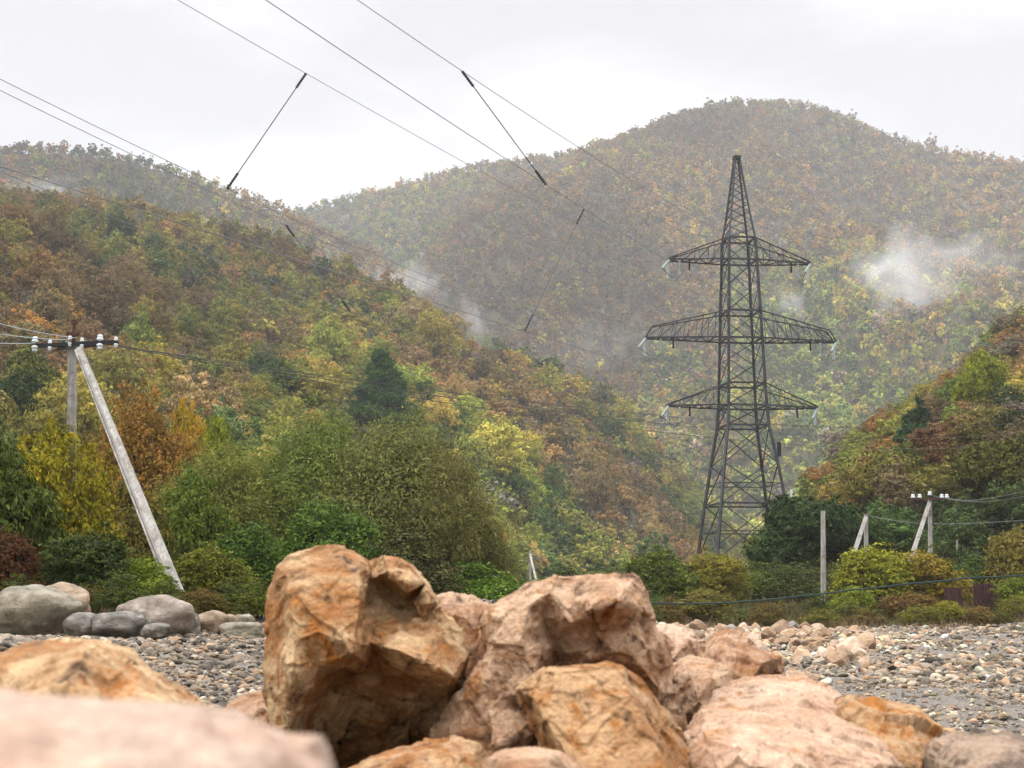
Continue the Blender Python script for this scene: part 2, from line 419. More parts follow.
hill('far', [(-500, 330, 1700), (150, 260, 1700), (305, 203, 1650), (400, 180, 1600), (480, 159, 1550), (560, 150, 1500), (600, 143, 1500), (620, 138, 1500), (650, 122, 1500),
             (690, 106, 1500), (725, 97, 1500), (765, 94, 1500), (805, 97, 1500), (835, 105, 1500), (865, 119, 1500), (900, 134, 1480), (940, 142, 1450), (1024, 155, 1400), (1300, 190, 1300), (1700, 240, 1250)],
     [(-500, 900, 2), (300, 800, 2), (700, 720, 2), (1024, 640, 2), (1700, 620, 2)], 13, 120, .0045, 5, 300, 120, power=1.05)
hill('front', [(300, 470, 1150), (400, 400, 1150), (470, 358, 1150), (560, 318, 1150), (640, 288, 1150), (720, 258, 1140), (780, 234, 1130), (830, 224, 1120), (870, 228, 1110), (920, 250, 1090), (980, 272, 1060), (1060, 300, 1000), (1200, 340, 950), (1500, 420, 900)],
     [(300, 800, 2), (600, 720, 2), (1024, 620, 2), (1500, 560, 2)], 6, 60, .007, 15, 260, 90)
hill('farleft', [(-700, 150, 1050), (-200, 150, 1050), (-60, 138, 1050), (0, 136, 1050), (60, 135, 1050), (110, 140, 1050), (180, 158, 1060), (240, 180, 1070), (290, 203, 1080), (340, 226, 1090), (380, 246, 1100), (440, 300, 1100), (520, 380, 1100), (600, 460, 1100)],
     [(-700, 620, 2), (0, 680, 2), (380, 760, 2), (600, 800, 2)], 14, 38, .008, 8, 220, 70)
hill('left', [(-900, 120, 300), (-400, 150, 400), (-120, 175, 470), (0, 190, 500), (60, 199, 510), (130, 206, 520), (200, 221, 530), (260, 240, 540), (320, 266, 550), (380, 291, 560), (430, 318, 565), (470, 341, 570), (510, 359, 575), (560, 378, 580), (600, 405, 590), (640, 436, 600), (680, 472, 600), (715, 520, 600), (760, 570, 600)],
     [(-900, 60, 1), (-300, 85, 1), (0, 105, 1), (150, 125, 1), (300, 150, 1), (500, 210, 1), (640, 330, 1), (760, 480, 1)], 5, 15, .017, 21, 260, 110, power=1.05)
hill('right', [(770, 560, 190), (790, 530, 190), (815, 492, 195), (840, 452, 200), (870, 430, 205), (920, 400, 210), (970, 360, 215), (1024, 325, 220), (1100, 280, 225), (1300, 210, 230), (1800, 120, 240)],
     [(770, 150, 1), (830, 120, 1), (900, 108, 1), (1024, 96, 1), (1300, 80, 1), (1800, 70, 1)], 4.0, 4, .05, 41, 160, 70)

# ------------------------------------------------------------------ vegetation generators
def unit(v): return v / np.maximum(np.linalg.norm(v, axis=-1, keepdims=True), 1e-9)
def leaf_quads(rng, C, D, Ln, Wd, along=0.0, droop=0.0):
    """diamond leaves at centres C with outward directions D"""
    n = len(C)
    nrm = unit(D * 1.2 + rng.normal(0, .5, (n, 3)) + np.array([0, 0, .35]))
    ax = rng.normal(0, 1, (n, 3)) * (1 - along) + D * along * 2 + np.array([0, 0, -droop])
    ax = unit(ax - nrm * np.sum(ax * nrm, -1, keepdims=True))
    bx = np.cross(nrm, ax)
    s = rng.lognormal(0, .32, (n, 1))
    l, w = Ln * s * .5, Wd * s * .5
    fold = nrm * w * .35
    V = np.stack([C - ax * l, C + bx * w + fold, C + ax * l, C - bx * w + fold], 1).reshape(-1, 3)
    return V, np.arange(4 * n).reshape(n, 4)
def crown(rng, blobs, n, Ln, Wd, per=26, cl=.24, shell=.14, along=0.0, droop=0.0, low=-.55):
    B = np.asarray(blobs, float)
    w = (B[:, 3] * B[:, 4] + B[:, 3] * B[:, 5]); w /= w.sum()
    nc = max(1, int(n * (1 - shell)) // per)
    bi = rng.choice(len(B), nc, p=w)
    d = unit(rng.normal(0, 1, (nc * 3, 3))); d = d[d[:, 2] > low][:nc]
    while len(d) < nc: d = np.concatenate([d, d])[:nc]
    r = rng.uniform(.62, 1.04, (nc, 1)) ** .7
    cc = B[bi, :3] + d * B[bi, 3:] * r
    spr = rng.random(nc) < .22; r[spr, 0] = rng.uniform(1.0, 1.38, spr.sum())
    cc = B[bi, :3] + d * B[bi, 3:] * r
    cr_ = np.where(spr, .6, 1) * B[bi, 3:].mean(1) * cl * rng.uniform(.6, 1.4, nc)
    ctint = rng.normal(0, .55, nc)
    k = np.repeat(np.arange(nc), per)
    g = rng.normal(0, 1, (len(k), 3)) * np.array([1, 1, .6])
    C1 = cc[k] + g * cr_[k, None] * .6
    D1 = unit(d[k] * .6 + unit(g) * .7)
    t1 = ctint[k] + rng.normal(0, .35, len(k))
    ms = n - len(k)
    bi = rng.choice(len(B), ms, p=w); d2 = unit(rng.normal(0, 1, (ms, 3)))
    d2[:, 2] = np.where(d2[:, 2] < low, -d2[:, 2], d2[:, 2])
    C2 = B[bi, :3] + d2 * B[bi, 3:] * rng.uniform(.3, 1.08, (ms, 1))
    C = np.concatenate([C1, C2]); D = np.concatenate([D1, d2]); t = np.concatenate([t1, rng.normal(0, .4, ms)])
    V, Q = leaf_quads(rng, C, D, Ln, Wd, along, droop)
    return V, Q, np.clip(t, -1.4, 1.4)
def limbs(rng, blobs, H, r0, multi=1, lean=.04):
    mb = MB()
    B = np.asarray(blobs, float)
    for m in range(multi):
        a = rng.uniform(0, 6.28); sp = (.12 * H if multi > 1 else 0) * rng.uniform(.4, 1)
        base = Vector((math.cos(a) * sp * .4, math.sin(a) * sp * .4, -.15))
        top = Vector((math.cos(a) * sp * 1.6 + rng.normal(0, lean) * H, math.sin(a) * sp * 1.6 + rng.normal(0, lean) * H, H * rng.uniform(.62, .8)))
        pts = [base.lerp(top, t) + Vector((rng.normal(0, .012) * H, rng.normal(0, .012) * H, 0)) * (t > 0) for t in (0, .25, .5, .75, 1)]
        rr = r0 / math.sqrt(multi)
        mb.tube(pts, [rr * 1.25, rr, rr * .8, rr * .55, rr * .2], 7)
        for i, b in enumerate(B):
            if multi > 1 and i % multi != m: continue
            st = pts[1].lerp(pts[3], rng.uniform(.1, .9)); e = Vector(b[:3])
            mid = st.lerp(e, .5) + Vector((0, 0, -.06 * H))
            mb.tube([st, mid, e], [rr * .5, rr * .35, rr * .12], 5)
            for _ in range(3 if multi == 1 else 9):
                dd = Vector(unit(rng.normal(0, 1, 3))); dd.z = abs(dd.z) * .8; k_ = rng.uniform(.8, 1.3)
                tip = e + Vector((dd.x * b[3], dd.y * b[4], dd.z * b[5])) * k_; st2 = mid.lerp(e, rng.uniform(.3, 1))
                mb.tube([st2, st2.lerp(tip, .6) + Vector((0, 0, -.02 * H)), tip], [rr * .2, rr * .13, rr * .04], 4)
    return mb
def blob_set(rng, kind, H, W):
    R = W / 2; B = []
    if kind == 'round':
        n = rng.integers(6, 9)
        for i in range(n):
            a = 2 * math.pi * i / n + rng.normal(0, .4); rr = R * rng.uniform(.35, .62); z = H * rng.uniform(.42, .75)
            s = R * rng.uniform(.34, .52)
            B.append((math.cos(a) * rr, math.sin(a) * rr, z, s, s, s * rng.uniform(.75, 1)))
        B.append((rng.normal(0, .1) * R, rng.normal(0, .1) * R, H * .82, R * .42, R * .42, H * .18))
        B.append((0, 0, H * .58, R * .55, R * .55, H * .28))
    elif kind == 'tall':
        n = 7
        for i in range(n):
            t = i / (n - 1); z = H * (.3 + .62 * t); w = R * (math.sin(math.pi * (.2 + .72 * t))) * .62
            a = rng.uniform(0, 6.28)
            B.append((math.cos(a) * w * .55, math.sin(a) * w * .55, z, w, w, H * .13))
    elif kind == 'bush':
        n = rng.integers(6, 10)
        for i in range(n):
            a = 2 * math.pi * i / n + rng.normal(0, .3); rr = R * rng.uniform(.3, .68); s = R * rng.uniform(.3, .5)
            z = H * rng.uniform(.28, .66)
            B.append((math.cos(a) * rr, math.sin(a) * rr, z, s, s, H * rng.uniform(.22, .32)))
        B.append((rng.normal(0, .15) * R, 0, H * .72, R * .45, R * .45, H * .27))
        B.append((0, 0, H * .32, R * .8, R * .8, H * .3))
    elif kind == 'willow':
        n = rng.integers(9, 13)
        for i in range(n):
            a = rng.uniform(0, 6.28); rr = R * math.sqrt(rng.uniform(0, 1)) * .72
            z = H * (.80 - .50 * (rr / R) ** 1.5) * rng.uniform(.55, 1); s = R * rng.uniform(.24, .42)
            B.append((math.cos(a) * rr, math.sin(a) * rr, z, s, s, H * rng.uniform(.15, .22)))
        B.append((0, 0, H * .42, R * .82, R * .82, H * .4)); B.append((0, 0, H * .72, R * .5, R * .5, H * .25))
    elif kind == 'pyramid':
        for i in range(16):
            t = i / 15; z = H * (.24 + .68 * t); w = R * (1 - .72 * t) * .62; a = i * 2.4
            B.append((math.cos(a) * w * .75, math.sin(a) * w * .75, z, w * .8, w * .8, H * .085))
        B.append((0, 0, H * .94, R * .16, R * .16, H * .06))
    elif kind == 'conifer':
        n = 10
        for i in range(n):
            t = i / (n - 1); z = H * (.16 + .8 * t); w = R * (1 - t) ** .75 * .9 + .1
            for k in range(4 if t < .8 else 1):
                a = rng.uniform(0, 6.28); B.append((math.cos(a) * w * .5, math.sin(a) * w * .5, z + rng.normal(0, .02) * H, w * .55, w * .55, H * .05))
    return B
PROTO = {}
def proto(kind, v, H, W, n, Ln, Wd, mats=None, joined=False, **kw):
    """meshes of one plant variety, built once: (crown, trunk) or one joined mesh"""
    key = (kind, v, n, Ln, joined, H, W)
    if key in PROTO: return PROTO[key]
    rng = np.random.default_rng(abs(hash((len(kind), ord(kind[0]), v, n))) % 2**31)
    B = blob_set(rng, kind, H, W)
    V, Q, t = crown(rng, B, n, Ln, Wd, **kw)
    multi = {'bush': 5, 'willow': 5}.get(kind, 1)
    r0 = {'bush': .05 * H ** .6, 'willow': .08 * H ** .6}.get(kind, .018 * H + .04)
    lb = limbs(rng, B[:6] if joined else B, H, r0, multi)
    lm = mats or LEAF
    if joined:
        V2, F2 = lb.arrays(); k = len(V)
        fa = [Q] + [f + k for f in F2]
        nf2 = sum(len(f) for f in F2)
        r = mesh_np(kind, np.concatenate([V, V2]), fa, [lm, BARK], np.concatenate([np.zeros(len(Q)), np.ones(nf2)]), np.concatenate([t, np.zeros(nf2)]))
    else:
        V2, F2 = lb.arrays()
        r = (mesh_np('crown', V, Q, lm, tint=t), mesh_np('trunk', V2, F2, BARK, smooth_=True))
    PROTO[key] = r
    return r
def jit(c, rng, s=.15):
    k = 1 + rng.normal(0, s); return (max(.004, c[0] * k * (1 + rng.normal(0, .06))), max(.004, c[1] * k), max(.003, c[2] * k), 1)
def plant(name, label, cat, px, pyb, Yd, Hpx, Wpx, colour, kind, n, Ln, Wd, v=0, group=None, zb=None, sy=1.0, **kw):
    """a plant standing at column px, distance Yd; size given by its height and width in the picture at that distance"""
    m = Yd / F
    H, W = Hpx * m, Wpx * m
    p = at(px, pyb, Yd)
    z = p.z if zb is None else zb
    cm, tm = proto(kind, v, 5.0, 5.0, n, Ln, Wd, **kw)
    t = thing(name, label, cat, (p.x, Yd, z), RNG.uniform(0, 6.28), group)
    c = link('crown', cm, t); k = link('trunk', tm, t)
    for o in (c, k): o.scale = (W / 5, W / 5 * sy, H / 5)
    c.color = (*colour, 1)
    return t

# ------------------------------------------------------------------ scatter of stuff
def scatter(name, pts, rot, scl, tone, idx, sources, kind='stuff', label=None, cat=None):
    me = bpy.data.meshes.new(name)
    n = len(pts)
    me.vertices.add(n); me.vertices.foreach_set('co', np.asarray(pts, np.float32).ravel())
    def at_(nm, ty, data, f):
        a = me.attributes.new(nm, ty, 'POINT'); a.data.foreach_set(f, np.asarray(data).ravel())
    at_('rot', 'FLOAT_VECTOR', np.asarray(rot, np.float32), 'vector')
    at_('scl', 'FLOAT_VECTOR', np.asarray(scl, np.float32), 'vector')
    at_('idx', 'INT', np.asarray(idx, np.int32), 'value')
    at_('tone', 'FLOAT_COLOR', np.concatenate([tone, np.ones((n, 1))], 1).astype(np.float32), 'color')
    o = link(name, me); tag(o, label, cat, None, kind)
    c = bpy.data.collections.new(name + '_sources')
    for i, s in enumerate(sources): c.objects.link(bpy.data.objects.new('%s_source_%03d' % (name, i), s))
    ng = bpy.data.node_groups.new(name + '_scatter', 'GeometryNodeTree')
    ng.interface.new_socket('Geometry', in_out='INPUT', socket_type='NodeSocketGeometry')
    ng.interface.new_socket('Geometry', in_out='OUTPUT', socket_type='NodeSocketGeometry')
    N = ng.nodes.new; K = ng.links.new
    gi, go = N('NodeGroupInput'), N('NodeGroupOutput'); ip = N('GeometryNodeInstanceOnPoints'); ci = N('GeometryNodeCollectionInfo')
    ci.inputs['Collection'].default_value = c; ci.inputs['Separate Children'].default_value = True; ci.inputs['Reset Children'].default_value = True
    ip.inputs['Pick Instance'].default_value = True
    for nm, ty, so in (('rot', 'FLOAT_VECTOR', 'Rotation'), ('scl', 'FLOAT_VECTOR', 'Scale'), ('idx', 'INT', 'Instance Index')):
        a = N('GeometryNodeInputNamedAttribute'); a.data_type = ty; a.inputs['Name'].default_value = nm
        s = [x for x in a.outputs if x.enabled and x.name == 'Attribute'][0]
        K(s, ip.inputs[so])
    K(gi.outputs[0], ip.inputs['Points']); K(ci.outputs[0], ip.inputs['Instance']); K(ip.outputs[0], go.inputs[0])
    md = o.modifiers.new('scatter', 'NODES'); md.node_group = ng
    return o

# ------------------------------------------------------------------ forests
RUSSET, BROWN, ORANGE, OLIVE, GREEN, DKGREEN, YELLOW, GREY = ((.200, .130, .045), (.160, .118, .052), (.265, .160, .040), (.205, .178, .036),
    (.140, .155, .030), (.050, .075, .020), (.30, .245, .04), (.150, .128, .090))
PAL = np.array([RUSSET, BROWN, ORANGE, OLIVE, GREEN, DKGREEN, YELLOW, GREY])
KIND_LABEL = ['russet', 'brown', 'orange', 'olive green', 'mid green', 'dark green', 'yellow', 'grey brown']
def sample_hill(P, n, cell, seed, tmax=1.0):
    rng = np.random.default_rng(seed)
    ns, nt_ = P.shape[:2]
    A = np.linalg.norm(np.cross(P[1:, :-1] - P[:-1, :-1], P[:-1, 1:] - P[:-1, :-1]), axis=-1)
    jm = int((nt_ - 1) * tmax); A = A[:, :jm]
    k = rng.choice(A.size, n, p=(A / A.sum()).ravel())
    i, j = np.unravel_index(k, A.shape)
    u, v = rng.random((n, 1)), rng.random((n, 1))
    p = (P[i, j] * (1 - u) + P[i + 1, j] * u) * (1 - v) + (P[i, j + 1] * (1 - u) + P[i + 1, j + 1] * u) * v
    c = np.floor(p[:, 0] / cell).astype(np.int64) * 100003 + np.floor(p[:, 1] / cell).astype(np.int64)
    _, f = np.unique(c, return_index=True)
    p = p[f]
    px, py = proj(p)
    p = p[(px > -130) & (px < 1154) & (p[:, 1] > 20)]
    if P is HILLS['left']:      # the dark green tree stands in a small clearing
        c0 = hill_pick('left', 385, 439); a, b = proj(p)
        p = p[~((a > 346) & (a < 426) & (p[:, 1] < c0.y + 5))]
    return p
def tones(p, probs, seed, freq, drift, gain=1.0):
    """species colours in drifts: probs are weights of PAL, drift shifts them with a slow noise"""
    rng = np.random.default_rng(seed)
    a = fbm(p[:, 0] * freq, p[:, 1] * freq, seed, 3)[:, None]
    w = np.asarray(probs, float)[None, :] * np.exp(a * np.asarray(drift)[None, :] * 8)
    w /= w.sum(1, keepdims=True)
    k = (rng.random((len(p), 1)) > np.cumsum(w, 1)).sum(1).clip(0, len(PAL) - 1)
    b_ = 1 + .9 * fbm(p[:, 0] * freq * 1.3 + 40, p[:, 1] * freq * .7, seed + 3, 3)[:, None]
    c = PAL[k] * gain * np.clip(b_, .55, 1.5) * rng.lognormal(0, .2, (len(p), 1)) * (1 + rng.normal(0, .06, (len(p), 3)))
    return np.clip(c, .004, .6), k
DRIFT = [.6, .6, .5, -.2, -.8, -1.1, .2, .4]
# varieties: far (coarse), middle, near
FARK = [proto(k, v, 8, 7.0, 330, .76, .60, FLEAF, True, per=14, cl=.22, shell=.06) for v, k in enumerate(['round', 'round', 'round', 'tall', 'round', 'round'])]
MIDK = [proto(k, 10 + v, 8, 6.9, 1900, .36, .27, FLEAF, True, per=30, cl=.20, shell=.06) for v, k in enumerate(['round', 'round', 'round', 'tall', 'round', 'round'])]
NEARF = [proto(k, 20 + v, 8, 7.01, 6000, .22, .15, FLEAF, True, per=30) for v, k in enumerate(['round', 'round', 'round', 'tall', 'round', 'round'])]
NEARK = [proto(k, 20 + v, 8, 7, 6000, .22, .15, LEAF, True, per=30) for v, k in enumerate(['round', 'round', 'round', 'tall', 'round', 'round'])]

def forest(name, P, n, cell, probs, seed, freq, kinds, hs, hd, label, take=None, tmax=1.1, gain=1.0):
    p = sample_hill(P, n, cell, seed, tmax)
    rng = np.random.default_rng(seed + 1)
    c, k = tones(p, probs, seed, freq, DRIFT, gain)
    s = rng.lognormal(0, hd, len(p)) * hs
    keep = np.ones(len(p), bool)
    if take is not None:
        sel = take(p, s); keep[sel] = False
    m = keep.sum()
    sc = s[keep, None] * np.stack([rng.uniform(.85, 1.2, m)] * 2 + [rng.uniform(.95, 1.3, m)], 1)
    scatter(name, p[keep], np.stack([np.zeros(m), np.zeros(m), rng.uniform(0, 6.28, m)], 1), sc, c[keep], rng.integers(0, 6, m) + (np.where(p[keep, 1] < 260, 6, 0) if kinds is MIDK else 0), kinds + NEARF if kinds is MIDK else kinds, label=label, cat='forest')
    return p[~keep], s[~keep], c[~keep], k[~keep]
forest('far_forest', HILLS['far'], 200000, 6.3, (2.0, 2.4, .4, 3.8, 3.0, 1.0, .3, 1.2), 101, .004, FARK, 1.15, .2, 'hazy autumn forest covering the far mountain behind the tower', gain=1.75)
forest('far_forest', HILLS['front'], 130000, 6.0, (1.2, 1.8, .5, 3.4, 3.4, 1.0, .5, .8), 141, .006, FARK, 1.1, .26, 'paler green and tan forest on the front spur of the far mountain', gain=1.7)
forest('far_forest', HILLS['farleft'], 100000, 6.0, (2.8, 3.0, .6, 2.0, 1.4, 1.2, .15, 1.8), 111, .008, FARK, 1.05, .18, 'brown autumn forest covering the far ridge at the upper left', gain=1.5)
WILLOW_TOP = np.array([(0, 430), (60, 425), (110, 450), (160, 440), (200, 420), (260, 425), (330, 415), (420, 418), (470, 450), (500, 500), (540, 560), (640, 560), (760, 560), (1200, 560)])
def take_left(p, s):
    px, py = proj(p + np.array([0, 0, 6.0]))
    ok = (px > 5) & (px < 690) & (py < np.interp(px, WILLOW_TOP[:, 0], WILLOW_TOP[:, 1]) - 2) & (py > 200)
    size = s / p[:, 1] * ok
    return np.argsort(-size)[:180]
lp, ls, lc, lk = forest('hillside_forest', HILLS['left'], 90000, 5.1, (1.7, 1.5, .7, 4.6, 2.8, 1.1, .45, .3), 121, .010, MIDK, .90, .24,
                        'mixed autumn forest covering the left hillside', take_left, gain=1.32)
LP_ZONE = lambda q: 'above the utility pole' if q < 130 else 'above the willows' if q < 430 else 'between the willows and the lattice tower'
def forest_tree(p, s, c, k, i, zone, group, kinds=None):
    rng = np.random.default_rng(5000 + i)
    o = link('broadleaf_tree', (kinds or NEARK)[rng.integers(0, len(kinds or NEARK))], None, Vector(p))
    o.rotation_euler = (0, 0, rng.uniform(0, 6.28)); f = s * rng.uniform(.9, 1.15); o.scale = (f, f, f * rng.uniform(1.0, 1.4))
    o.color = (*c, 1)
    return tag(o, '%s tree in the wooded left hillside %s' % (KIND_LABEL[k], zone), 'tree', group)
for i in range(len(lp)):
    q, _ = proj(lp[i]); forest_tree(lp[i], ls[i], lc[i], int(lk[i]), i, LP_ZONE(q), 'trees of the left hillside')

# right hillside: every tree its own object where it shows
rp = sample_hill(HILLS['right'], 9000, 5.6, 131, 1.05)
rc, rk = tones(rp, (.8, 1.5, .2, 4.6, 4.2, 1.6, 1.0, .5), 131, .03, DRIFT, 1.3)
px_, py_ = proj(rp + np.array([0, 0, 5.0]))
vis = (px_ > 770) & (px_ < 1060) & (py_ < 600)
rng = np.random.default_rng(9)
fs = rng.uniform(.62, 1.05, len(rp))
qx, qy = proj(rp); tx, ty = proj(rp + np.stack([np.zeros(len(rp)), np.zeros(len(rp)), 8 * fs], -1))
cov = np.zeros((110, 160), bool); hid = np.ones(len(rp), bool); cnt = 0
for i in np.argsort(rp[:, 1]):
    w = 3.4 * fs[i] / rp[i, 1] * F
    x0, x1 = int((qx[i] - w) / 8), int((qx[i] + w) / 8) + 1; y0, y1 = int(max(0, ty[i] / 8)), int(min(109, (ty[i] * .35 + qy[i] * .65) / 8)) + 1
    x0, x1 = max(0, x0), min(133, x1)
    if x1 <= x0 or not (760 < qx[i] < 1040) or qy[i] > 612: continue
    c_ = cov[y0:y1, x0:x1]
    if c_.size and c_.mean() > .72: continue
    cov[y0:y1, x0:x1] = True; hid[i] = False; cnt += 1
    zone = 'at the foot of the right slope' if ty[i] > 490 else 'low on the right slope' if ty[i] > 440 else 'halfway up the right slope' if ty[i] > 380 else 'near the top of the right slope'
    o = link('broadleaf_tree', NEARK[rng.integers(0, 6)], None, Vector(rp[i]) - Vector((0, 0, .3)))
    f = fs[i]; o.scale = (f, f, f * rng.uniform(.8, 1.05)); o.rotation_euler = (0, 0, rng.uniform(0, 6.28)); o.color = (*rc[i], 1)
    tag(o, '%s tree standing %s' % (KIND_LABEL[rk[i]], zone), 'tree', 'trees of the right slope')
m = int(hid.sum())
scatter('hillside_forest', rp[hid], np.stack([np.zeros(m), np.zeros(m), rng.uniform(0, 6.28, m)], 1), np.repeat(fs[hid, None], 3, 1), rc[hid], rng.integers(0, 6, m), NEARF, label='undergrowth and hidden trees filling the right slope', cat='forest')
print('right trees', cnt, 'left trees', len(lp))

# ------------------------------------------------------------------ near plants, one by one
def zg(px, Yd, dz=0): return gz1(at(px, 600, Yd).x, Yd) + dz
def P_(name, label, cat, px, top, bot, Wpx, Yd, col, kind='bush', n=9000, Ln=.17, Wd=.085, v=0, group=None, **kw):
    """plant whose picture spans rows top..ground"""
    z = zg(px, Yd, -.05); m = Yd / F
    ztop = at(px, top, Yd).z
    H = max(.4, ztop - z); W = Wpx * m
    cm, tm = proto(kind, v, 5.0, 5.0, n, Ln, Wd, **kw)
    t = thing(name, label, cat, (at(px, 500, Yd).x, Yd, z), RNG.uniform(0, 6.28), group)
    c = link('crown', cm, t); k = link('trunk', tm, t)
    for o in (c, k): o.scale = (W / 5, W / 5, H / 5)
    c.color = (*[min(.5, x * 1.4 * q) for x, q in zip(col, (1.05, 1, .55))], 1)
    return t
WK = dict(kind='willow', n=64000, Ln=.105, Wd=.026, along=.5, per=44, cl=.36, shell=.35, low=-.2)
BK = dict(n=20000, Ln=.17, Wd=.085, cl=.30)
# left edge
P_('vine_tree', 'dark green tree draped in hanging leaves at the left edge', 'tree', -8, 440, 600, 150, 37, (.035, .052, .012), 'willow', 26000, .20, .07, 3, along=.5, droop=1.4, per=34)
P_('shrub', 'yellow leaved shrub in front of the white utility pole', 'shrub', 62, 424, 600, 118, 41, (.17, .155, .018), 'bush', 22000, .15, .075, 1)
P_('shrub', 'dark red brown shrub at the far left behind the largest boulder', 'shrub', 8, 528, 600, 80, 33.5, (.055, .026, .018), 'bush', v=2, **BK)
P_('shrub', 'dark green leafy shrub behind the boulders left of the strut foot', 'shrub', 98, 530, 600, 110, 35, (.030, .046, .016), 'bush', v=3, **BK)
P_('shrub', 'bright green low shrub just left of the strut foot', 'shrub', 148, 556, 606, 66, 34.5, (.085, .12, .018), 'bush', v=4, **BK)
P_('shrub', 'tall olive shrub behind the leaning strut', 'shrub', 128, 476, 600, 90, 46, (.085, .075, .024), 'bush', v=5, **BK)
P_('broadleaf_tree', 'orange brown tree behind the leaning strut', 'tree', 150, 392, 600, 140, 72, (.165, .095, .028), 'bush', 60000, .095, .055, 6)
P_('broadleaf_tree', 'golden yellow tree right of the orange tree', 'tree', 186, 406, 600, 62, 78, (.26, .18, .02), 'round', 28000, .14, .08, 7)
P_('broadleaf_tree', 'lime green tree beside the golden yellow tree', 'tree', 214, 420, 600, 60, 76, (.13, .16, .022), 'round', 28000, .14, .08, 8)
P_('shrub', 'mid green shrub right of the strut below the lime tree', 'shrub', 188, 470, 600, 84, 52, (.062, .092, .020), 'bush', v=9, **BK)
P_('shrub', 'yellow green shrub right of the strut foot', 'shrub', 212, 545, 608, 84, 42, (.095, .105, .022), 'bush', v=1, **BK)
P_('shrub', 'small red brown shrub on the gravel edge right of the strut foot', 'shrub', 208, 588, 612, 46, 36, (.11, .045, .02), 'bush', 5000, .14, .06, 2)
P_('willow', 'olive willow leftmost of the feathery willow clump', 'willow', 226, 438, 600, 150, 60, (.105, .120, .040), v=0, **WK)
P_('willow', 'tall green willow in the middle of the feathery willow clump', 'willow', 318, 410, 600, 190, 63, (.085, .115, .038), v=1, **WK)
P_('willow', 'large grey green willow right of the middle of the clump', 'willow', 402, 412, 600, 180, 61, (.100, .112, .052), v=2, **WK)
P_('willow', 'brownish willow on the right flank of the willow clump', 'willow', 444, 442, 600, 116, 60, (.100, .098, .050), v=0, **WK)
P_('willow', 'small grey willow at the right end of the willow clump', 'willow', 480, 512, 600, 76, 62, (.090, .098, .050), v=1, **WK)
P_('shrub', 'vivid green shrub below the willows behind the tallest rock', 'shrub', 320, 500, 604, 110, 52, (.048, .088, .020), 'bush', v=3, **BK)
P_('shrub', 'deep green shrub left of the tallest rock', 'shrub', 262, 522, 606, 92, 50, (.042, .080, .018), 'bush', v=4, **BK)
P_('shrub', 'low bright green shrub at the foot of the grey willow', 'shrub', 482, 562, 604, 100, 58, (.06, .11, .02), 'bush', v=5, **BK)
P_('shrub', 'shaded brown green shrub under the large grey willow', 'shrub', 410, 530, 604, 120, 55, (.045, .048, .022), 'bush', v=9, **BK)
# centre, around the tower foot
P_('shrub', 'green shrub left of the lattice tower foot', 'shrub', 660, 548, 612, 84, 84, (.060, .080, .018), 'bush', v=1, **BK)
P_('shrub', 'yellow green shrub at the lattice tower foot', 'shrub', 708, 552, 615, 76, 86, (.12, .11, .02), 'bush', v=3, **BK)
P_('shrub', 'round olive shrub on the gravel edge left of the tower', 'shrub', 694, 588, 628, 66, 75, (.105, .095, .03), 'bush', v=4, **BK)
P_('shrub', 'low dark shrub behind the tall tan rock', 'shrub', 640, 585, 620, 70, 78, (.035, .05, .015), 'bush', v=5, **BK)
P_('shrub', 'small green shrub right of the lattice tower foot', 'shrub', 746, 570, 610, 70, 92, (.055, .08, .02), 'bush', v=2, **BK)
P_('shrub', 'low green shrub left of the small concrete pole', 'shrub', 592, 572, 612, 110, 90, (.065, .085, .025), 'bush', v=9, **BK)
P_('shrub', 'low green shrub around the distant concrete pole', 'shrub', 545, 578, 610, 80, 95, (.06, .09, .022), 'bush', v=3, **BK)
P_('broadleaf_tree', 'broad dark green tree right of the lattice tower', 'tree', 800, 498, 606, 112, 106, (.022, .042, .016), 'round', 34000, .15, .085, 6)
P_('broadleaf_tree', 'dark green tree behind the leaning concrete pole pair', 'tree', 848, 508, 606, 84, 110, (.030, .052, .018), 'round', 34000, .15, .085, 7)
# right
P_('shrub', 'large yellow green shrub in front of the pole pair', 'shrub', 868, 545, 622, 84, 84, (.14, .15, .02), 'bush', v=1, **BK)
P_('shrub', 'golden olive shrub under the crossarm pole', 'shrub', 920, 550, 622, 90, 86, (.145, .115, .02), 'bush', v=3, **BK)
P_('shrub', 'low lime shrub on the gravel edge before the yellow green shrub', 'shrub', 845, 585, 628, 44, 76, (.11, .14, .022), 'bush', v=4, **BK)
P_('shrub', 'dark low shrub on the gravel edge right of the single pole', 'shrub', 818, 595, 628, 40, 77, (.035, .05, .018), 'bush', v=5, **BK)
P_('shrub', 'brown dry shrub on the gravel edge below the golden shrub', 'shrub', 908, 592, 632, 64, 76, (.10, .065, .028), 'bush', v=2, **BK)
P_('shrub', 'dark green shrub right of the crossarm pole', 'shrub', 972, 555, 615, 54, 92, (.04, .068, .018), 'bush', v=9, **BK)
P_('shrub', 'olive shrub at the right edge above the red fence', 'shrub', 1016, 528, 612, 76, 90, (.11, .095, .028), 'bush', v=1, **BK)
P_('shrub', 'green shrub at the right edge beside the red fence', 'shrub', 1020, 575, 618, 60, 80, (.085, .11, .02), 'bush', v=3, **BK)
P_('shrub', 'small yellow green shrub left of the red fence', 'shrub', 940, 600, 632, 42, 74, (.13, .13, .02), 'bush', v=4, **BK)
P_('shrub', 'rust coloured low shrub below the red fence', 'shrub', 975, 606, 632, 40, 74, (.12, .075, .022), 'bush', v=5, **BK)
rng = np.random.default_rng(21)
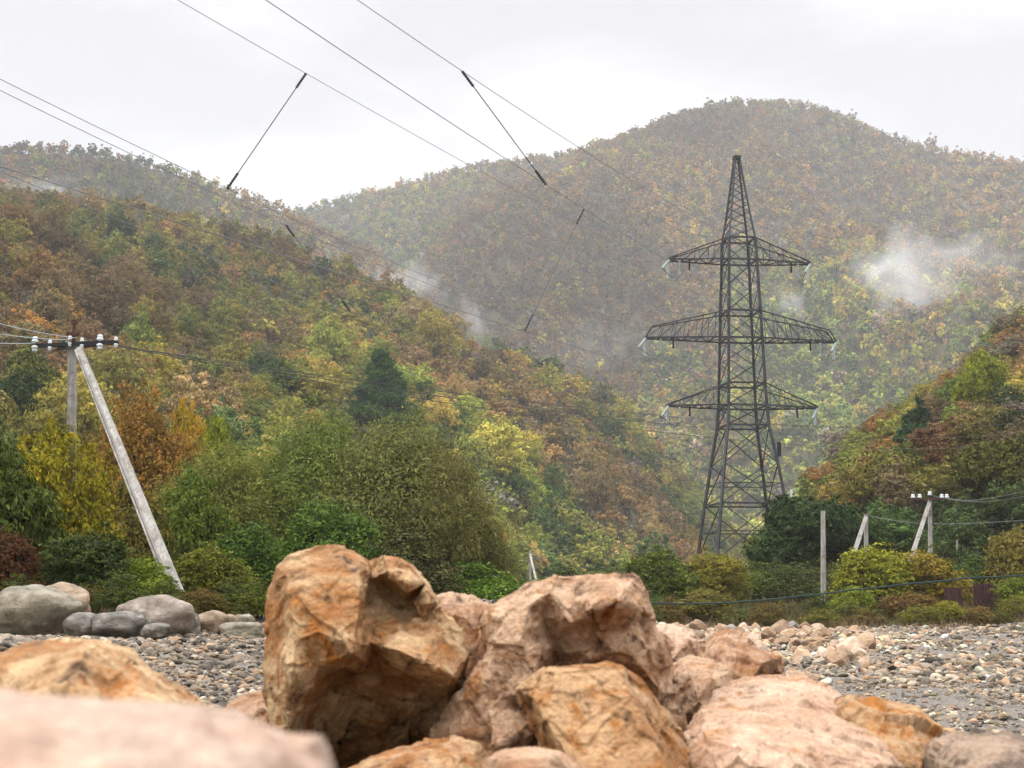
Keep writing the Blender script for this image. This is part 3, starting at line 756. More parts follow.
for i in range(16):
    px = 640 + i * 25 + rng.uniform(-9, 9); hh = rng.uniform(16, 34)
    P_('shrub', 'low brown green shrub in the hedge line along the gravel edge', 'shrub', px, 627 - hh, 627, rng.uniform(24, 56), rng.uniform(69.5, 82), [(.06, .07, .02), (.09, .07, .028), (.05, .055, .018), (.10, .10, .024)][i % 4], 'bush', 9000, .17, .08, 30 + i % 3, 'low shrubs along the gravel edge')
for i, px in enumerate((752, 782, 806, 838, 560, 612, 764, 795)):
    P_('shrub', 'dark shrub filling the ground below the broad dark tree or beside it', 'shrub', px, 562, 612, rng.uniform(50, 80), rng.uniform(92, 104), (.04, .055, .018), 'bush', 9000, .17, .08, 30 + i % 3, 'dark shrubs near the tower foot')
for i, px in enumerate((24, 60, 92, 122, 168, 205, 236, 262)):
    P_('shrub', 'low dark green undergrowth shrub behind the row of boulders', 'shrub', px, rng.uniform(572, 592), 606, rng.uniform(46, 66), rng.uniform(31.5, 33.5), [(.04, .055, .016), (.06, .075, .018), (.07, .055, .02)][i % 3], 'bush', 9000, .17, .08, 30 + i % 3, 'undergrowth behind the boulders')
def slope_plant(name, label, cat, px, top, Hpx, Wpx, Yd, col, kind, n, Ln, Wd, v, key='right'):
    b = hill_pick(key, px, top + Hpx); Yd = b.y; m = Yd / F; b.z -= .3; Hpx = (at(px, top, Yd).z - b.z) / m
    cm, tm = proto(kind, v, 5.0, 5.0, n, Ln, Wd)
    t = thing(name, label, cat, b, RNG.uniform(0, 6.28)); c = link('crown', cm, t); k = link('trunk', tm, t)
    for o in (c, k): o.scale = (Wpx * m / 5, Wpx * m / 5, Hpx * m / 5)
    c.color = (*[min(.5, x * 1.4 * q) for x, q in zip(col, (1.05, 1, .6))], 1); return t
slope_plant('pine_tree', 'dark green pine on the right slope above the pole pair', 'pine tree', 920, 392, 85, 70, 158, (.020, .045, .018), 'conifer', 16000, .30, .09, 1)
slope_plant('broadleaf_tree', 'bright lime tree near the top of the right slope', 'tree', 985, 352, 80, 62, 172, (.13, .155, .02), 'round', 28000, .14, .08, 8)
slope_plant('broadleaf_tree', 'large dark olive tree at the right edge above the wires', 'tree', 1003, 440, 110, 100, 128, (.060, .062, .018), 'round', 34000, .15, .085, 6)
slope_plant('broadleaf_tree', 'rounded red brown tree below the pine', 'tree', 868, 462, 70, 62, 150, (.13, .062, .026), 'round', 34000, .15, .085, 7)
slope_plant('broadleaf_tree', 'purple brown bare tree right of the pine', 'tree', 955, 418, 70, 90, 150, (.115, .065, .042), 'round', 28000, .14, .08, 8)

slope_plant('broadleaf_tree', 'dark green tree rising above the willow clump', 'tree', 385, 350, 88, 84, 205, (.018, .055, .008), 'pyramid', 46000, .13, .08, 11, 'left')

# ------------------------------------------------------------------ grass strip along the gravel edge
def grass():
    rng = np.random.default_rng(77)
    x = rng.uniform(-34, 42, 260000); y = rng.uniform(29, 98, 260000)
    m = veg_mask(x, y); ok = (m + .9 * np.clip(fbm(x * .35, y * .35, 91) * 2.2 - .25, 0, 1) * smooth(8, 0, np.abs(y - 68)) > .35) & ((x > -2) | (rng.random(len(x)) < .25))
    px, py = proj(np.stack([x, y, np.full(len(x), 1.0)], -1)); ok &= (px > -60) & (px < 1084)
    x, y = x[ok], y[ok]; z = gz(x, y)
    n = len(x); h = rng.uniform(.10, .75, n) * (.3 + 1.1 * vnoise(x * .5, y * .5, 5) ** 1.5) * np.where(x < -2, .5, 1); w = rng.uniform(.008, .02, n) * 1.5
    tall = rng.random(n) < .05 * (x > -2); h = np.where(tall, h * 2.6 + .2, h); w = np.where(tall, w * .55, w)
    a = rng.uniform(0, 6.28, n); lean = rng.normal(0, .35, (n, 2)) * h[:, None]
    b = np.stack([x, y, z - .02], -1); s = np.stack([np.cos(a) * w, np.sin(a) * w, np.zeros(n)], -1)
    top = b + np.stack([lean[:, 0], lean[:, 1], h], -1)
    V = np.stack([b - s, b + s, top], 1).reshape(-1, 3)
    m_, t, bs = mat('grass_blade')
    ti = node(t, 'ShaderNodeAttribute', attribute_name='tint').outputs['Fac']
    t.links.new(ramp(t, ti, [(0, (.04, .06, .012)), (.4, (.075, .08, .02)), (.65, (.12, .085, .035)), (1, (.16, .10, .045))]), bs.inputs['Base Color'])
    bs.inputs['Roughness'].default_value = .8
    tint = np.clip(.5 + .9 * fbm(x * .12, y * .12, 55) + rng.normal(0, .15, n) + .15 * smooth(-5, 8, x) + .4 * tall, 0, 1)
    tag(link('grass', mesh_np('grass', V, np.arange(3 * n).reshape(n, 3), m_, tint=tint)), 'dry and green grass along the edge of the gravel', 'grass', None, 'stuff')
grass()

# ------------------------------------------------------------------ gravel
def pebble_mesh(seed, sub=2, rough=.22, flat=.6, cuts=5, flatshade=False):
    bm = bmesh.new(); bmesh.ops.create_icosphere(bm, subdivisions=sub, radius=1)
    rng = random.Random(seed); o = Vector((rng.uniform(-50, 50),) * 3)
    ax = (rng.uniform(.8, 1.25), rng.uniform(.7, 1.1), flat * rng.uniform(.75, 1.2))
    for v in bm.verts:
        k = 1 + rough * mnoise.noise(v.co * 1.1 + o) * 1.6 + rough * .5 * mnoise.noise(v.co * 2.7 + o)
        v.co = Vector((v.co.x * ax[0], v.co.y * ax[1], v.co.z * ax[2])) * k
    # a few planar breaks
    for _ in range(cuts):
        n = Vector((rng.uniform(-1, 1), rng.uniform(-1, 1), rng.uniform(-.4, 1))).normalized(); d = rng.uniform(.55, .8)
        for v in bm.verts:
            e = v.co.dot(n) - d
            if e > 0: v.co -= n * e * .97
    me = bpy.data.meshes.new('stone'); bm.to_mesh(me); bm.free()
    for p in me.polygons: p.use_smooth = not flatshade
    return me
PEBS = [pebble_mesh(i, 2, .24, .55, 7, i % 3 != 0) for i in range(7)]
for m_ in PEBS: m_.materials.append(PEB)
def gravel():
    rng = np.random.default_rng(42)
    def patch(x0, x1, y0, y1, dens, smin, smax):
        n = int((x1 - x0) * (y1 - y0) * dens)
        x = rng.uniform(x0, x1, n); y = rng.uniform(y0, y1, n)
        s = smin * (smax / smin) ** (rng.random(n) ** 2.2)
        return x, y, s
    parts = [patch(-11, 2, 8, 19, 260, .012, .075), patch(-14, 2, 19, 31, 150, .018, .10),
             patch(0, 14, 8, 26, 150, .014, .075), patch(0, 26, 26, 48, 90, .022, .15), patch(-6, 40, 48, 76, 50, .035, .20)]
    x, y, s = (np.concatenate(a) for a in zip(*parts))
    ok = veg_mask(x, y) < .6
    px, py = proj(np.stack([x, y, np.full(len(x), .5)], -1)); ok &= (px > -90) & (px < 1114)
    # smooth silty tracks with few stones, and stony drifts
    dr = fbm(x * .22 + 3, y * .16, 61, 3); ok &= (rng.random(len(x)) < np.clip(.75 + 1.7 * dr, .22, 1)) | (x < -1)
    x, y, s = x[ok], y[ok], s[ok]; n = len(x)
    z = gz(x, y) + s * .15
    base = np.array([(.12, .112, .10), (.20, .185, .165), (.31, .285, .25), (.06, .056, .052), (.46, .43, .38), (.24, .175, .12), (.15, .128, .09), (.40, .29, .21)])
    k = rng.choice(8, n, p=(.22, .20, .11, .15, .035, .14, .10, .045))
    pk = np.exp(-((x - 7) / 5) ** 2 - ((y - 43) / 8) ** 2); k = np.where(rng.random(n) < pk * .7, rng.choice([5, 7, 4], n), k)
    tone = base[k] * rng.lognormal(0, .2, (n, 1)) * .95
    scl = s[:, None] * rng.uniform(.75, 1.3, (n, 3))
    rot = np.stack([rng.normal(0, .35, n), rng.normal(0, .35, n), rng.uniform(0, 6.28, n)], 1)
    scatter('gravel', np.stack([x, y, z], -1), rot, scl, np.clip(tone * np.array([1.12, .98, .80]) * np.where(x < -1.5, .82, .95)[:, None], .02, .40), rng.integers(0, 7, n), PEBS, label='grey and tan river gravel covering the dry bed', cat='gravel')
    print('gravel', n)
gravel()

# larger tan stones of the heap on the right, each its own object
STONES = [pebble_mesh(100 + i, 3, .30, .72, 14, True) for i in range(8)]
for m_ in STONES: m_.materials.append(STONE)
rng = np.random.default_rng(5)
heap = []
tries = 0
while len(heap) < 120 and tries < 6000:
    tries += 1
    x = rng.normal(7.6, 4.0); y = rng.normal(40, 6.0); s = rng.uniform(.14, .36) * (1.3 if rng.random() < .15 else 1)
    px, py = proj(np.array([x, y, gz1(x, y)]))
    if not (655 < px < 870 and 620 < py < 690): continue
    if any((x - a) ** 2 + (y - b) ** 2 < ((s + c) * .72) ** 2 for a, b, c in heap): continue
    heap.append((x, y, s))
COLS = [(.33, .23, .15), (.40, .29, .21), (.27, .18, .11), (.22, .20, .17), (.44, .35, .27)]
CN = ['tan', 'pale pink', 'brown', 'grey', 'cream']
for i, (x, y, s) in enumerate(heap):
    k = rng.choice(5, p=(.34, .24, .2, .1, .12)); big = 'large' if s > .27 else 'small' if s < .18 else 'middling'
    px, _ = proj(np.array([x, y, .5]))
    zone = 'left part' if px < 725 else 'middle' if px < 790 else 'right part'
    o = link('river_stone', STONES[i % 8], None, (x, y, gz1(x, y) + s * .22)); o.scale = (s, s * rng.uniform(.7, 1.1), s * rng.uniform(.7, 1.05))
    o.rotation_euler = (rng.normal(0, .4), rng.normal(0, .4), rng.uniform(0, 6.28)); c = np.array(COLS[k]) * rng.lognormal(0, .12); o.color = (*c, 1)
    tag(o, '%s %s river stone in the %s of the heap on the gravel bed' % (big, CN[k], zone), 'stone', 'stones heaped on the gravel bed')

# ------------------------------------------------------------------ boulders on the left bank
def boulder(label, px0, px1, top, bot, Yd, mt, seed, sy=.8, flat=2.3):
    m = Yd / F; W = (px1 - px0) * m; cx = (px0 + px1) / 2
    zt, zb = at(cx, top, Yd).z, at(cx, bot, Yd).z
    bm = bmesh.new(); bmesh.ops.create_icosphere(bm, subdivisions=5, radius=1)
    rg = random.Random(seed); o = Vector((rg.uniform(-40, 40), rg.uniform(-40, 40), rg.uniform(-40, 40)))
    H = (zt - zb) * 1.12
    for v in bm.verts:
        c = v.co; e = flat
        k = (abs(c.x) ** e + abs(c.y) ** e + abs(c.z) ** e) ** (-1 / e)
        c = c * k
        d = 1 + .22 * mnoise.noise(c * .8 + o) + .10 * mnoise.noise(c * 1.7 + o) + .03 * mnoise.noise(c * 4 + o) + .012 * mnoise.noise(c * 11 + o)
        v.co = Vector((c.x * W / 2 * 1.06, c.y * W / 2 * sy, c.z * H / 2)) * d
    me = bpy.data.meshes.new('boulder'); bm.to_mesh(me); bm.free()
    for p in me.polygons: p.use_smooth = True
    me.materials.append(mt)
    ob = link('boulder', me, None, (at(cx, 600, Yd).x, Yd, zt - H / 2)); ob.rotation_euler = (0, rg.uniform(-.08, .08), 0)
    return tag(ob, label, 'boulder', 'boulders along the left gravel bank')
boulder('largest grey green boulder at the left edge of the bank', -12, 72, 585, 637, 25.0, B_GREY, 1)
boulder('tan boulder lying behind the largest grey one', 28, 89, 583, 622, 27.0, B_TAN, 2)
boulder('small slate grey boulder right of the largest one', 66, 100, 611, 637, 24.6, B_SLATE, 3)
boulder('low dark streaked boulder between the slate and the brown one', 94, 146, 610, 637, 24.4, B_SLATE, 4)
boulder('big smooth brown grey boulder before the strut foot', 119, 192, 596, 637, 25.6, B_BROWN, 5)
boulder('small dark rounded boulder in front of the big brown grey one', 142, 171, 623, 638, 24.0, B_SLATE, 6)
boulder('narrow dark boulder squeezed right of the big brown grey one', 186, 201, 613, 637, 26.2, B_SLATE, 7)
boulder('brown rounded boulder near the right end of the row', 198, 229, 611, 635, 26.6, B_TAN, 8)
boulder('small tan boulder behind the brown rounded one', 222, 238, 614, 628, 27.6, B_TAN, 9)
boulder('pale flat boulder second from the right end of the row', 233, 254, 614, 630, 28.0, B_GREY, 10)
boulder('low pale slab at the right end of the row', 222, 262, 622, 640, 26.4, B_GREY, 11, flat=3.2)

# ------------------------------------------------------------------ foreground rocks
def relief_rock(label, mt, outline, inner, T, seed, levels=4, amp=.012, shrink=.62):
    """front modelled point by point (px, py, distance), then closed with a real back of thickness T"""
    allp = outline + inner
    W = [at(*p) for p in allp]
    k = len(outline)
    res = delaunay_2d_cdt([Vector((p[0], -p[1])) for p in allp], [(i, (i + 1) % k) for i in range(k)], [], 1, 1e-3)
    vo, _, fo, orig = res[0], res[1], res[2], res[3]
    bm = bmesh.new(); vs_ = []
    for i, v in enumerate(vo):
        oi = orig[i]; p = W[oi[0]] if oi else at(v.x, -v.y, outline[0][2])
        vs_.append(bm.verts.new(p))
    for f in fo: bm.faces.new([vs_[i] for i in f])
    ring = [None] * k
    for i in range(len(vo)):
        for q in orig[i]:
            if q < k: ring[q] = vs_[i]
    cen = sum((v.co for v in ring), Vector()) / k
    r1, r2 = [], []
    rg = random.Random(seed)
    for v in ring:
        d = v.co - cen
        r1.append(bm.verts.new(cen + d * rg.uniform(.88, .97) + Vector((0, T * rg.uniform(.3, .45), 0)) + Vector((0, v.co.y - cen.y, 0)) * 0))
        r2.append(bm.verts.new(cen + d * shrink * rg.uniform(.9, 1.1) + Vector((0, T * rg.uniform(.8, 1.0), 0))))
    cb = bm.verts.new(cen + Vector((0, T * 1.05, 0)))
    for i in range(k):
        j = (i + 1) % k
        for A, B in ((ring, r1), (r1, r2)): bm.faces.new([A[i], A[j], B[j], B[i]])
        bm.faces.new([r2[i], r2[j], cb])
    bmesh.ops.triangulate(bm, faces=bm.faces)
    bmesh.ops.recalc_face_normals(bm, faces=bm.faces)
    for lv in range(levels):
        bmesh.ops.subdivide_edges(bm, edges=bm.edges, cuts=1, use_grid_fill=True)
        bmesh.ops.triangulate(bm, faces=bm.faces)
        if lv == 1: bmesh.ops.smooth_vert(bm, verts=bm.verts, factor=.10, use_axis_x=True, use_axis_y=True, use_axis_z=True)
    bm.normal_update()
    o = Vector((seed * 7.3, seed * 3.1, seed * 1.7)); sc = .3 / max(.1, (max(p[0] for p in outline) - min(p[0] for p in outline)) * outline[0][2] / F) if False else 1.0
    def facet(c):
        """tilted planar breaks, one per cell"""
        p = mnoise.voronoi(c)[1][0]; r = mnoise.noise_vector(p * 17.3 + Vector((.37, .11, .73)))
        return (c - p).dot(r)
    A = amp
    for v in bm.verts:
        c = v.co * 6 + o
        w = c + mnoise.noise_vector(c * 1.5) * .18
        h = mnoise.fractal(c, .9, 2.1, 4) * .35 + facet(w * 1.2) * 2.3 + facet(w * 2.9 + o) * 1.1 + facet(w * 6.5) * .40
        h += (mnoise.ridged_multi_fractal(c * .9, 1.0, 2.0, 3, 1.0, 2.0) - 1.2) * .3 + mnoise.fractal(c * 5, .8, 2.0, 4) * .24
        v.co += v.normal * h * A
    me = bpy.data.meshes.new('rock')
    b0 = cen.copy(); bmesh.ops.translate(bm, verts=bm.verts, vec=-b0)
    bm.to_mesh(me); bm.free()
    for p in me.polygons: p.use_smooth = True
    me.materials.append(mt)
    ob = link('rock', me, None, b0)
    return tag(ob, label, 'rock', 'rough rocks piled in the foreground')
def bot(d, x0, x1, n=4):
    """bottom edge of a rock at distance d, down at the ground"""
    y = HORIZON + .42 * F / d
    return [(x0 + (x1 - x0) * i / (n - 1), y, d) for i in range(n)]
# A: the tallest rock with the overhung dark face
relief_rock('tallest tan rock with an overhung dark brown front face', ROCK,
  [(268, 590, 3.12), (276, 566, 3.12), (292, 556, 3.12), (316, 549, 3.14), (342, 547, 3.16), (360, 554, 3.18), (371, 559, 3.22), (383, 553, 3.12), (400, 556, 3.12), (412, 566, 3.12), (425, 584, 3.12), (437, 603, 3.14),
   (455, 622, 3.16), (470, 652, 3.14), (466, 690, 3.14), (446, 722, 3.16), (420, 745, 3.3)] + bot(3.35, 410, 310, 3) + [(285, 760, 3.2), (266, 715, 3.12), (262, 680, 3.12), (263, 635, 3.12)],
  [(288, 578, 3.03), (318, 566, 3.05), (346, 566, 3.05), (362, 572, 3.04), (286, 612, 2.97), (310, 606, 2.96), (338, 610, 2.95), (361, 600, 2.96), (296, 640, 2.93), (318, 632, 2.92), (340, 640, 2.90), (356, 634, 2.91),
   (369, 580, 3.16), (368, 604, 3.16), (372, 566, 3.17), (388, 571, 3.02), (408, 584, 3.00), (428, 604, 3.02), (386, 588, 3.17), (404, 602, 3.17), (420, 616, 3.12), (378, 618, 3.11), (400, 622, 3.10), (436, 632, 3.08),
   (372, 642, 2.98), (352, 652, 2.90), (398, 650, 2.92), (425, 662, 2.90), (452, 676, 2.94), (385, 634, 3.03), (415, 640, 3.02),
   (292, 672, 2.90), (288, 705, 2.93), (292, 740, 2.98), (315, 668, 2.97), (345, 676, 3.08), (385, 680, 3.10), (425, 690, 3.10), (448, 694, 3.08), (312, 720, 3.08), (350, 724, 3.2), (400, 725, 3.22), (430, 712, 3.18),
   (345, 752, 3.25), (385, 746, 3.28)], .5, 3, 5, .011)
relief_rock('pinkish rock wedged behind between the two tallest rocks', PINKROCK,
  [(424, 606, 3.5), (436, 596, 3.5), (452, 593, 3.5), (470, 597, 3.5), (490, 604, 3.5), (515, 640, 3.5), (515, 720, 3.5)] + bot(3.5, 500, 430, 3) + [(420, 720, 3.5), (420, 650, 3.5)],
  [(440, 612, 3.42), (465, 615, 3.40), (490, 640, 3.38), (450, 650, 3.38), (470, 690, 3.36), (440, 700, 3.36)], .45, 5, 4, .016)
# B: second tallest
relief_rock('big humped pinkish tan rock right of the tallest rock', HUMPROCK,
  [(484, 612, 3.05), (498, 602, 3.08), (512, 595, 3.1), (532, 583, 3.1), (556, 574, 3.1), (585, 570, 3.12), (614, 572, 3.12), (632, 580, 3.1), (642, 594, 3.08), (648, 614, 3.08), (660, 638, 3.08), (672, 664, 3.08), (684, 694, 3.08), (688, 730, 3.08), (680, 770, 3.1)]
  + bot(3.1, 660, 450, 5) + [(430, 770, 3.05), (436, 738, 3.05), (452, 705, 3.05), (466, 672, 3.06), (474, 640, 3.05)],
  [(505, 622, 3.0), (528, 606, 2.98), (550, 592, 3.0), (520, 640, 2.94), (533, 668, 2.92), (495, 655, 3.0), (482, 690, 2.97), (462, 730, 2.95), (505, 700, 2.97), (500, 745, 2.92), (532, 720, 2.96), (478, 770, 2.92),
   (543, 618, 3.03), (552, 640, 3.07), (556, 662, 3.09), (576, 600, 3.02), (604, 588, 3.03), (572, 620, 2.94), (592, 608, 2.90), (618, 600, 2.90), (634, 606, 2.93), (578, 634, 3.00), (600, 630, 2.98), (626, 630, 2.97),
   (584, 660, 3.02), (612, 652, 2.96), (632, 656, 2.97), (600, 682, 3.08), (640, 690, 3.03), (660, 690, 3.02), (660, 730, 3.04), (620, 720, 3.1), (560, 700, 3.06), (645, 640, 3.0)], .5, 11, 5, .014)
# C: wedge in front
relief_rock('orange brown wedge shaped rock leaning in front of the humped rock', WEDGEROCK,
  [(519, 691, 2.58), (530, 680, 2.58), (547, 669, 2.58), (580, 666, 2.58), (610, 665, 2.58), (625, 668, 2.58), (642, 682, 2.64), (656, 698, 2.66), (674, 724, 2.66), (694, 752, 2.66), (714, 788, 2.66)] + bot(2.64, 716, 572, 4) + [(554, 775, 2.64), (541, 745, 2.64), (529, 716, 2.62)],
  [(560, 684, 2.545), (600, 680, 2.545), (624, 676, 2.55), (634, 700, 2.50), (652, 735, 2.45), (676, 785, 2.39), (536, 698, 2.54), (548, 722, 2.50), (562, 750, 2.455), (578, 788, 2.40), (585, 715, 2.50), (610, 745, 2.45), (630, 788, 2.39),
   (648, 700, 2.56), (668, 735, 2.54), (692, 780, 2.52)], .35, 17, 5, .010)
relief_rock('small pale rock at the bottom centre below the wedge', PINKROCK,
  [(480, 775, 2.2), (488, 757, 2.2), (505, 749, 2.22), (540, 748, 2.24), (565, 752, 2.22), (582, 765, 2.2), (590, 790, 2.2)] + bot(2.2, 590, 480, 3), [(510, 762, 2.12), (545, 762, 2.12), (530, 790, 2.06), (560, 790, 2.08), (500, 790, 2.08)], .25, 19, 4, .008)
relief_rock('low ochre rock under the overhung face of the tallest rock', OCHREROCK,
  [(338, 775, 2.6), (360, 762, 2.62), (395, 752, 2.66), (425, 745, 2.68), (450, 742, 2.68), (478, 750, 2.66), (495, 775, 2.62)] + bot(2.6, 500, 335, 4), [(380, 770, 2.54), (420, 760, 2.54), (455, 758, 2.54), (470, 785, 2.48), (420, 790, 2.48), (375, 795, 2.48)], .35, 23, 4, .012)
# right group
relief_rock('big flat pale pink rock at the lower right', FLATROCK,
  [(684, 765, 2.58), (690, 738, 2.66), (702, 712, 2.86), (722, 696, 3.02), (748, 683, 3.18), (776, 677, 3.28), (808, 676, 3.32), (834, 686, 3.24), (854, 706, 3.06), (874, 734, 2.84), (902, 768, 2.66)] + bot(2.6, 912, 680, 5),
  [(722, 712, 2.86), (765, 696, 3.0), (805, 692, 3.06), (832, 706, 2.98), (712, 736, 2.64), (748, 724, 2.70), (790, 722, 2.74), (838, 730, 2.76), (712, 752, 2.50), (752, 748, 2.50), (800, 750, 2.50), (846, 756, 2.56), (878, 764, 2.58),
   (718, 776, 2.45), (758, 766, 2.44), (800, 778, 2.42), (850, 784, 2.48), (768, 800, 2.47)], .45, 29, 5, .011)
relief_rock('orange pitted rock at the right of the flat pale rock', OCHREROCK,
  [(838, 712, 2.9), (846, 698, 2.95), (872, 696, 2.98), (900, 701, 2.98), (922, 708, 2.96), (934, 724, 2.92), (946, 738, 2.9), (948, 765, 2.88)] + bot(2.85, 950, 850, 4) + [(842, 745, 2.86)],
  [(862, 712, 2.86), (890, 716, 2.86), (915, 724, 2.85), (930, 742, 2.82), (870, 738, 2.78), (900, 746, 2.77), (885, 772, 2.72), (920, 770, 2.74)], .35, 31, 4, .014)
relief_rock('tan rock behind the flat pale rock with a shaded right end', HUMPROCK,
  [(700, 668, 3.8), (706, 646, 3.85), (718, 632, 3.9), (730, 627, 3.9), (744, 634, 3.9), (762, 648, 3.86), (782, 657, 3.82), (786, 668, 3.8), (778, 682, 3.8)] + bot(3.8, 780, 700, 4),
  [(722, 646, 3.76), (742, 652, 3.72), (764, 662, 3.70), (730, 672, 3.66), (752, 680, 3.66), (772, 676, 3.76)], .4, 37, 4, .014)
relief_rock('rounded cream rock just right of the humped rock', FLATROCK,
  [(650, 645, 4.2), (654, 628, 4.2), (672, 625, 4.22), (692, 630, 4.22), (704, 640, 4.2), (710, 660, 4.2)] + bot(4.2, 710, 650, 3), [(666, 636, 4.1), (688, 642, 4.08), (672, 660, 4.04), (695, 662, 4.08)], .4, 41, 4, .014)
relief_rock('small pinkish rock below the rounded cream rock', PINKROCK,
  [(668, 700, 3.4), (674, 670, 3.45), (690, 657, 3.5), (712, 660, 3.5), (730, 672, 3.46), (734, 700, 3.42)] + bot(3.4, 735, 668, 3), [(690, 674, 3.36), (712, 678, 3.34), (698, 700, 3.28), (715, 715, 3.28), (685, 715, 3.3)], .4, 43, 4, .012)
relief_rock('grey brown rock in the lower right corner', GREYROCK,
  [(948, 765, 2.5), (958, 745, 2.55), (980, 735, 2.6), (1010, 738, 2.6), (1040, 748, 2.6), (1060, 780, 2.6)] + bot(2.55, 1065, 945, 4), [(975, 752, 2.46), (1005, 756, 2.44), (1030, 770, 2.46), (970, 785, 2.38), (1005, 790, 2.36)], .35, 47, 4, .014)
relief_rock('small brown rock between the orange rock and the grey corner rock', ROCK,
  [(930, 748, 3.1), (938, 734, 3.12), (952, 729, 3.14), (966, 734, 3.12), (972, 755, 3.1)] + bot(3.1, 975, 930, 3), [(942, 745, 3.04), (958, 746, 3.02), (950, 765, 3.0)], .25, 53, 4, .01)
# left group
relief_rock('craggy tan rock at the left edge behind the blurred rock', ROCK,
  [(-40, 668, 1.95), (-8, 652, 1.98), (20, 643, 2.0), (45, 640, 2.02), (62, 646, 2.0), (82, 644, 2.02), (104, 652, 2.0), (122, 664, 1.98), (140, 674, 1.96), (160, 688, 1.94), (186, 706, 1.92), (196, 730, 1.9)] + bot(1.9, 190, -40, 6),
  [(0, 664, 1.88), (30, 656, 1.88), (54, 660, 1.86), (66, 656, 1.90), (78, 662, 1.82), (100, 668, 1.86), (118, 680, 1.86), (24, 684, 1.80), (50, 690, 1.78), (84, 692, 1.76), (112, 700, 1.82), (145, 694, 1.85), (165, 712, 1.82), (20, 720, 1.74), (90, 730, 1.74)], .35, 59, 4, .012)
relief_rock('pale rock low between the gravel and the tallest rock', PINKROCK,
  [(190, 735, 3.4), (214, 716, 3.42), (240, 700, 3.45), (262, 692, 3.48), (292, 700, 3.48), (320, 730, 3.44)] + bot(3.4, 322, 190, 4), [(235, 716, 3.32), (262, 710, 3.32), (285, 722, 3.32), (250, 740, 3.25)], .35, 61, 4, .012)
relief_rock('large blurred pale pink rock filling the lower left corner', PALEROCK,
  [(-140, 720, .56), (-80, 690, .58), (0, 687, .6), (60, 696, .6), (130, 702, .6), (200, 712, .6), (262, 726, .59), (304, 745, .58), (332, 775, .57), (350, 850, .56), (370, 1100, .56)] + bot(.56, 380, -200, 6) + [(-180, 1100, .55)],
  [(-60, 720, .52), (20, 720, .52), (100, 728, .52), (180, 740, .52), (250, 760, .52), (20, 800, .46), (120, 810, .46), (220, 830, .47), (280, 840, .5), (60, 1000, .42), (200, 1050, .43), (-60, 900, .46)], .22, 67, 4, .004)

# ------------------------------------------------------------------ the lattice tower
TD = 130.0
TPX = 744.5
MPP = TD / F
TBASE = zg(TPX, TD)
def th(py): return at(TPX, py, TD).z - TBASE
PHI = math.radians(7)
tower = thing('lattice_tower', 'tall dark steel lattice power tower with three tiers of crossarms', 'power tower', (at(TPX, 500, TD).x, TD, TBASE), PHI)
LV = [(592, 47.5), (560, 42.5), (505, 35), (465, 29), (427, 22.5), (407, 21), (385, 20.2), (362, 19.4), (340, 18.6), (313, 17.6), (288, 16.6), (262, 15.6), (240, 14.6), (222, 11.6), (206, 9.2), (192, 7.2), (180, 5.4), (170, 4.0), (159, 2.6)]
LVW = [(max(0, th(y)) if i else 0, w * MPP * .93) for i, (y, w) in enumerate(LV)]
CORN = [(-1, -1), (1, -1), (1, 1), (-1, 1)]
def cpt(c, i): z, w = LVW[i]; return Vector((CORN[c][0] * w, CORN[c][1] * w, z))
for c in range(4):
    mb = MB()
    for i in range(len(LVW) - 1): mb.bar(cpt(c, i), cpt(c, i + 1), .21 if i < 12 else .14)
    mb.build('leg', STEEL, tower)
    mb = MB(); mb.box(Vector((CORN[c][0] * LVW[0][1], CORN[c][1] * LVW[0][1], -.05)), (.45, .45, .3)); mb.build('footing', CONC, tower)
br = MB()
for f in range(4):
    g = (f + 1) % 4
    for i in range(len(LVW) - 1):
        w = .08 if i < 5 else .055
        a, b, c, d = cpt(f, i), cpt(g, i), cpt(f, i + 1), cpt(g, i + 1)
        if i < 12: br.bar(a, d, w); br.bar(b, c, w)
        else:
            m1, m2 = a.lerp(c, .5), b.lerp(d, .5)
            br.bar(a, m2, .06); br.bar(m1, d, .06)
        if LV[i][0] in (505, 427, 407, 385, 340, 313, 262, 240): br.bar(a, b, .15)
        if i in (0, 1, 2): br.bar(a.lerp(c, .5), (a + b + c + d) / 4, .08); br.bar(b.lerp(d, .5), (a + b + c + d) / 4, .08)
br.build('lattice_bracing', STEEL, tower)
cap = MB(); cap.box((0, 0, LVW[-1][0] + .12), (.32, .32, .14)); cap.build('peak_cap', STEEL, tower)
